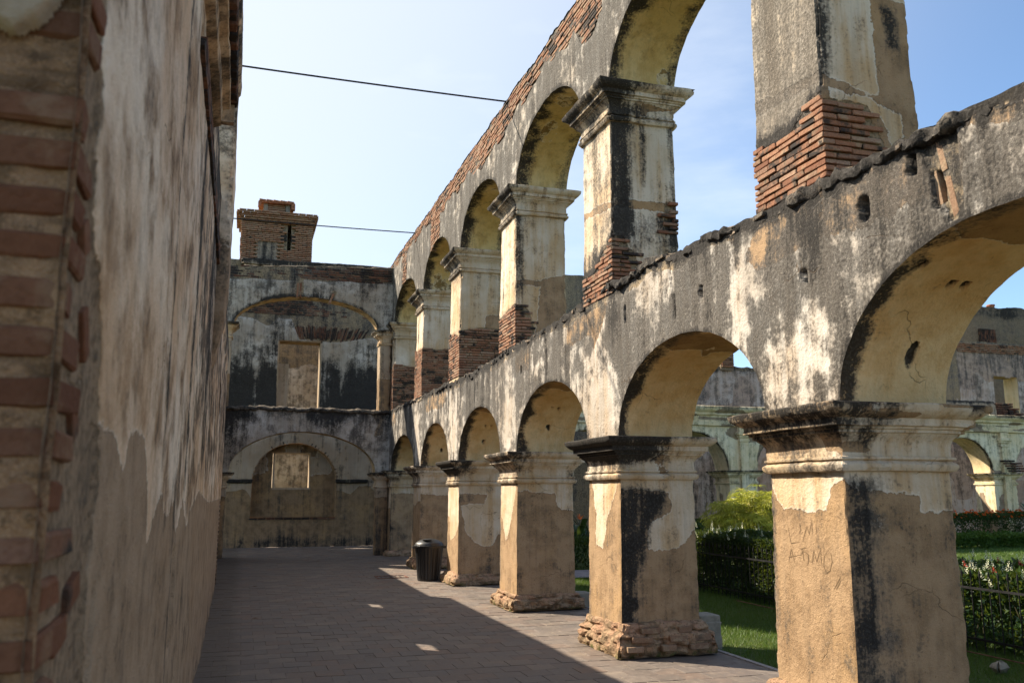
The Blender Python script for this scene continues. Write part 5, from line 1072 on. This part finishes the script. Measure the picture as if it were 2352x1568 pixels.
# inner thickness of the dense hedge so that it does not read as an open shell
def flower_spikes(root, pts, mat, r, h, name):
    b = MB()
    for p_ in pts:
        a = RNG.uniform(0, 2 * pi); tl_ = RNG.normal(size=2) * .15
        for k in range(5):
            q = np.array(p_) + np.array([tl_[0] * k * h * .25, tl_[1] * k * h * .25, k * h * .22])
            for j in range(4):
                an = a + j * pi / 2 + k * .6; d = np.array([cos(an), sin(an), .9]); rr = r * (1 - k * .15)
                s_ = np.array([-sin(an), cos(an), 0]); b.mesh([q, q + d * rr * .6 + s_ * rr * .35, q + d * rr, q + d * rr * .6 - s_ * rr * .35], [(0, 1, 2), (0, 2, 3)])
    o = b.build(name, M[mat], root, smooth=False); o['kind'] = 'stuff'; return o
h2 = hedge('flowering_shrub', 7.9, 9.0, 4.2, 9.5, .84, 15000, 'shrimp', 'loose leafy shrub with cream and red flower spikes behind the fence at right', 'shrub', sz=.085, loose=.16, holes=.07)
pts = np.stack([RNG.uniform(7.75, 9.0, 170), RNG.uniform(4.3, 9.5, 170), RNG.uniform(.68, .90, 170)], 1); flower_spikes(h2, pts, 'cream', .032, .11, 'cream_flowers')
pts = np.stack([RNG.uniform(7.9, 9.0, 90), RNG.uniform(4.3, 9.3, 90), RNG.uniform(.66, .86, 90)], 1); flower_spikes(h2, pts, 'red', .035, .08, 'red_flowers')
h3 = hedge('flowering_shrub', 7.75, 8.7, 15.6, 17.0, 1.05, 5000, 'shrimp', 'pale flowered shrub at the far end of the dark hedge beside the second pier', 'shrub', sz=.075, loose=.12)
pts = np.stack([RNG.uniform(7.65, 8.6, 60), RNG.uniform(12.6, 16.9, 60), RNG.uniform(.9, 1.08, 60)], 1); flower_spikes(h3, pts, 'cream', .03, .11, 'cream_flowers')
hedge('hedge', 6.9, 9.6, 18.9, 20.2, .62, 9000, 'shrimp', 'low green hedge across the path seen between the second and third piers', sz=.06)
h5 = hedge('hedge', 20.5, 29.0, 23.0, 23.9, 1.0, 22000, 'shrimp', 'sunny hedge with orange flowers before the north arcade at far right', sz=.07, loose=.1, holes=.03)
pts = np.stack([RNG.uniform(20.5, 26.5, 240), RNG.uniform(22.9, 23.7, 240), RNG.uniform(.88, 1.12, 240)], 1); flower_spikes(h5, pts, 'orange', .045, .05, 'orange_flowers')
h6 = hedge('ground_plants', 20.5, 29.0, 22.3, 23.0, .38, 14000, 'grass', 'leafy low border plants between the sunlit lawn and the orange hedge', 'border plants', sz=.1, loose=.14)
hedge('hedge', 10.5, 19.0, 22.6, 23.6, .9, 12000, 'hedge', 'dark hedge under the north arcade behind the umbrella sedge', sz=.07)
# umbrella sedge bush
root = empty('umbrella_sedge', (11.1, 17.5, 0), 'bright yellow-green umbrella sedge bush behind the dark hedge', 'bush')
b = MB(); bst_ = MB(); Cs = []
for i in range(400):
    v = rnd(1)[0]; v /= np.linalg.norm(v); v[2] = abs(v[2]); r_ = RNG.uniform(.55, 1.05) ** .6
    c = np.array([11.1, 17.5, .80]) + v * np.array([1.3, 1.1, 1.08]) * r_ * np.array([1.0, 1.0, 1.0]); c[2] -= .25 * RNG.random(); Cs.append((c, v))
for i in range(90):
    a = RNG.uniform(0, 2 * pi); c = np.array([11.1 + 1.2 * cos(a), 17.5 + 1.0 * sin(a), RNG.uniform(.45, 1.0)]); Cs.append((c, np.array([cos(a), sin(a), .4])))
for c, v in Cs:
    ax = v * .6 + np.array([0, 0, .8]) + rnd(1)[0] * .15; ax /= np.linalg.norm(ax); n = int(RNG.integers(14, 20)); a = np.linspace(0, 2 * pi, n, endpoint=False) + RNG.random()
    u = np.cross(ax, [0.3, .9, .1]); u /= np.linalg.norm(u); w = np.cross(ax, u); D = u * np.cos(a)[:, None] + w * np.sin(a)[:, None] + ax * RNG.uniform(-.15, .35, (n, 1)); C = np.repeat(c[None], n, 0)
    Ln = RNG.uniform(.16, .27, n); t0 = RNG.random(); M1 = C + D * Ln[:, None] * .55; leaves(b, C, D, np.repeat(ax[None], n, 0), Ln * .62, np.full(n, .019), t0 + RNG.normal(0, .08, n), .1)
    D2 = D + np.array([0, 0, -.75]); leaves(b, M1, D2, np.repeat(ax[None], n, 0), Ln * .55, np.full(n, .016), t0 + RNG.normal(0, .08, n), .1)
    if RNG.random() < .5: base = np.array([11.1 + (c[0] - 11.1) * .3, 17.5 + (c[1] - 17.5) * .3, 0]); bst_.tube([base, (base + c) / 2 + np.array([0, 0, .15]), c], .005, 4, dict(tint=.1), cap=False)
b.build('leaves', M['papyrus'], root, smooth=False)['kind'] = 'stuff'; bst_.build('stems', M['papyrus'], root)['kind'] = 'stuff'
# birds of paradise
def strelitzia(cx, cy, h, n, label, nf=4):
    root = empty('bird_of_paradise_plant', (cx, cy, 0), label, 'plant', 'bird of paradise plants')
    fl = 0
    for i in range(n):
        a = RNG.uniform(0, 2 * pi); lean = RNG.uniform(.25, .75); hh = h * RNG.uniform(.6, 1.0); base = np.array([cx + RNG.normal() * .1, cy + RNG.normal() * .1, 0.]); tip = base + np.array([cos(a) * lean * hh, sin(a) * lean * hh, hh])
        if fl < nf:
            fl += 1; b = MB(); b.tube([base, (base + tip) / 2 + np.array([0, 0, .06]), tip + np.array([0, 0, .1])], .008, 5, dict(tint=.4)); o = b.build('flower_stalk', M['bird'], root)
            b = MB(); q = tip + np.array([0, 0, .1]); m = 7; D = np.stack([np.cos(a + RNG.normal(0, .5, m)), np.sin(a + RNG.normal(0, .5, m)), RNG.uniform(.5, 1.6, m)], 1); leaves(b, np.repeat(q[None], m, 0), D, rnd(m), np.full(m, .17), np.full(m, .045), np.zeros(m)); b.build('flower', M['orange'], o, smooth=False)
        b = MB(); b.tube([base, base * .4 + tip * .6 + np.array([0, 0, .05])], .008, 5, dict(tint=.3)); s0 = base * .4 + tip * .6; s1 = tip + np.array([cos(a), sin(a), .5]) * .12; k = 8; tt = np.linspace(0, 1, k); wd = .075 * np.sin(np.clip(tt * .92 + .06, 0, 1) * pi) ** .7; side = np.array([-sin(a), cos(a), 0])
        ctr = s0[None] * (1 - tt[:, None]) + s1[None] * tt[:, None] + np.array([0, 0, 1]) * (.05 * np.sin(tt * pi))[:, None] - np.array([0, 0, .10]) * (tt ** 3)[:, None]
        P = np.stack([ctr + side * wd[:, None] + np.array([0, 0, .35]) * wd[:, None], ctr, ctr - side * wd[:, None] + np.array([0, 0, .35]) * wd[:, None]], 1); b.grid(P, dict(tint=RNG.random())); b.build('leaf', M['bird'], root)
strelitzia(8.0, 20.9, 1.15, 26, 'dark paddle-leaved plant with orange flower seen between second and third piers')
strelitzia(8.9, 21.6, 1.2, 18, 'second paddle-leaved plant just right of the one between the piers', 3)
strelitzia(25.0, 22.6, 1.45, 26, 'large paddle-leaved plant with orange flowers before the north arcade', 6)
strelitzia(26.3, 22.4, 1.3, 22, 'rightmost paddle-leaved plant beside the lawn border', 4)
# iron fence along the hedge
fence = empty('iron_fence', (7.80, 10, 0), 'low black iron picket fence in front of the dark hedge and shrubs', 'fence')
b = MB(); b.tube([(0, 0, 0), (0, 0, .80)], .0065, 6); b.tube([(0, 0, .80), (0, 0, .83), (0, 0, .89)], [.010, .014, .001], 6); bo = b.build('picket', M['iron'], attrs=False); pm = bo.data; bpy.data.objects.remove(bo)
for i, y in enumerate(np.arange(4.2, 16.6, .125)):
    o = bpy.data.objects.new('picket', pm); COL.objects.link(o); o.parent = fence; o.location = (0, y - 10, -.02)
for z in (.12, .66):
    b = MB(); b.box(7.79, 7.81, 4.1, 16.6, z - .012, z + .012); b.build('rail', M['iron'], fence, smooth=False)
b = MB(); b.tube([(7.45, 4.0, .05), (7.45, 9.3, .04), (7.44, 12.4, .05)], .006, 5); o = b.build('irrigation_hose', M['rusty']); tag(o, 'thin dark hose running along the foot of the fence', 'hose')
sheet('garden_path', 5.10, 9.6, 17.05, 18.7, .006, simple('path_paving', (.20, .18, .19), .9, .2, 5), kind='structure')
# grass blades
def grass(name, x0, x1, y0, y1, n, h, w, keepf=None):
    C = np.stack([RNG.uniform(x0, x1, n), RNG.uniform(y0, y1, n), np.full(n, -.02)], 1)
    if keepf is not None: C = C[keepf(C[:, 0], C[:, 1])]
    n = len(C); hh = h * RNG.uniform(.5, 1.3, n) * (.7 + .6 * vn(C[:, 0] * 2, C[:, 1] * 2, 0, 5)); a = RNG.uniform(0, 2 * pi, n); s_ = np.stack([np.cos(a), np.sin(a), 0 * a], 1) * w; t_ = C + np.stack([RNG.normal(0, .5, n) * hh, RNG.normal(0, .5, n) * hh, hh], 1)
    V = np.stack([C - s_, C + s_, t_], 1).reshape(-1, 3); F = np.arange(n * 3).reshape(-1, 3); b = MB(); b.mesh(V, F, dict(tint=np.repeat(RNG.random(n) * .6 + .4 * vn(C[:, 0], C[:, 1], 0, 6), 3)))
    o = b.build(name, M['grass'], smooth=False); tag(o, kind='stuff'); return o
off_path = lambda x, y: ~((y > 17.0) & (y < 18.75) & (x < 9.65))
grass('grass', 5.12, 9.0, 5.2, 19, 150000, .055, .0028, off_path)
grass('grass', 9.0, 30, 8, 24.3, 190000, .055, .006, lambda x, y: x > (y - 8) * .75 + 6)
print('polys', sum(len(o.data.polygons) for o in bpy.data.objects if o.type == 'MESH'), 'objs', len(bpy.data.objects))
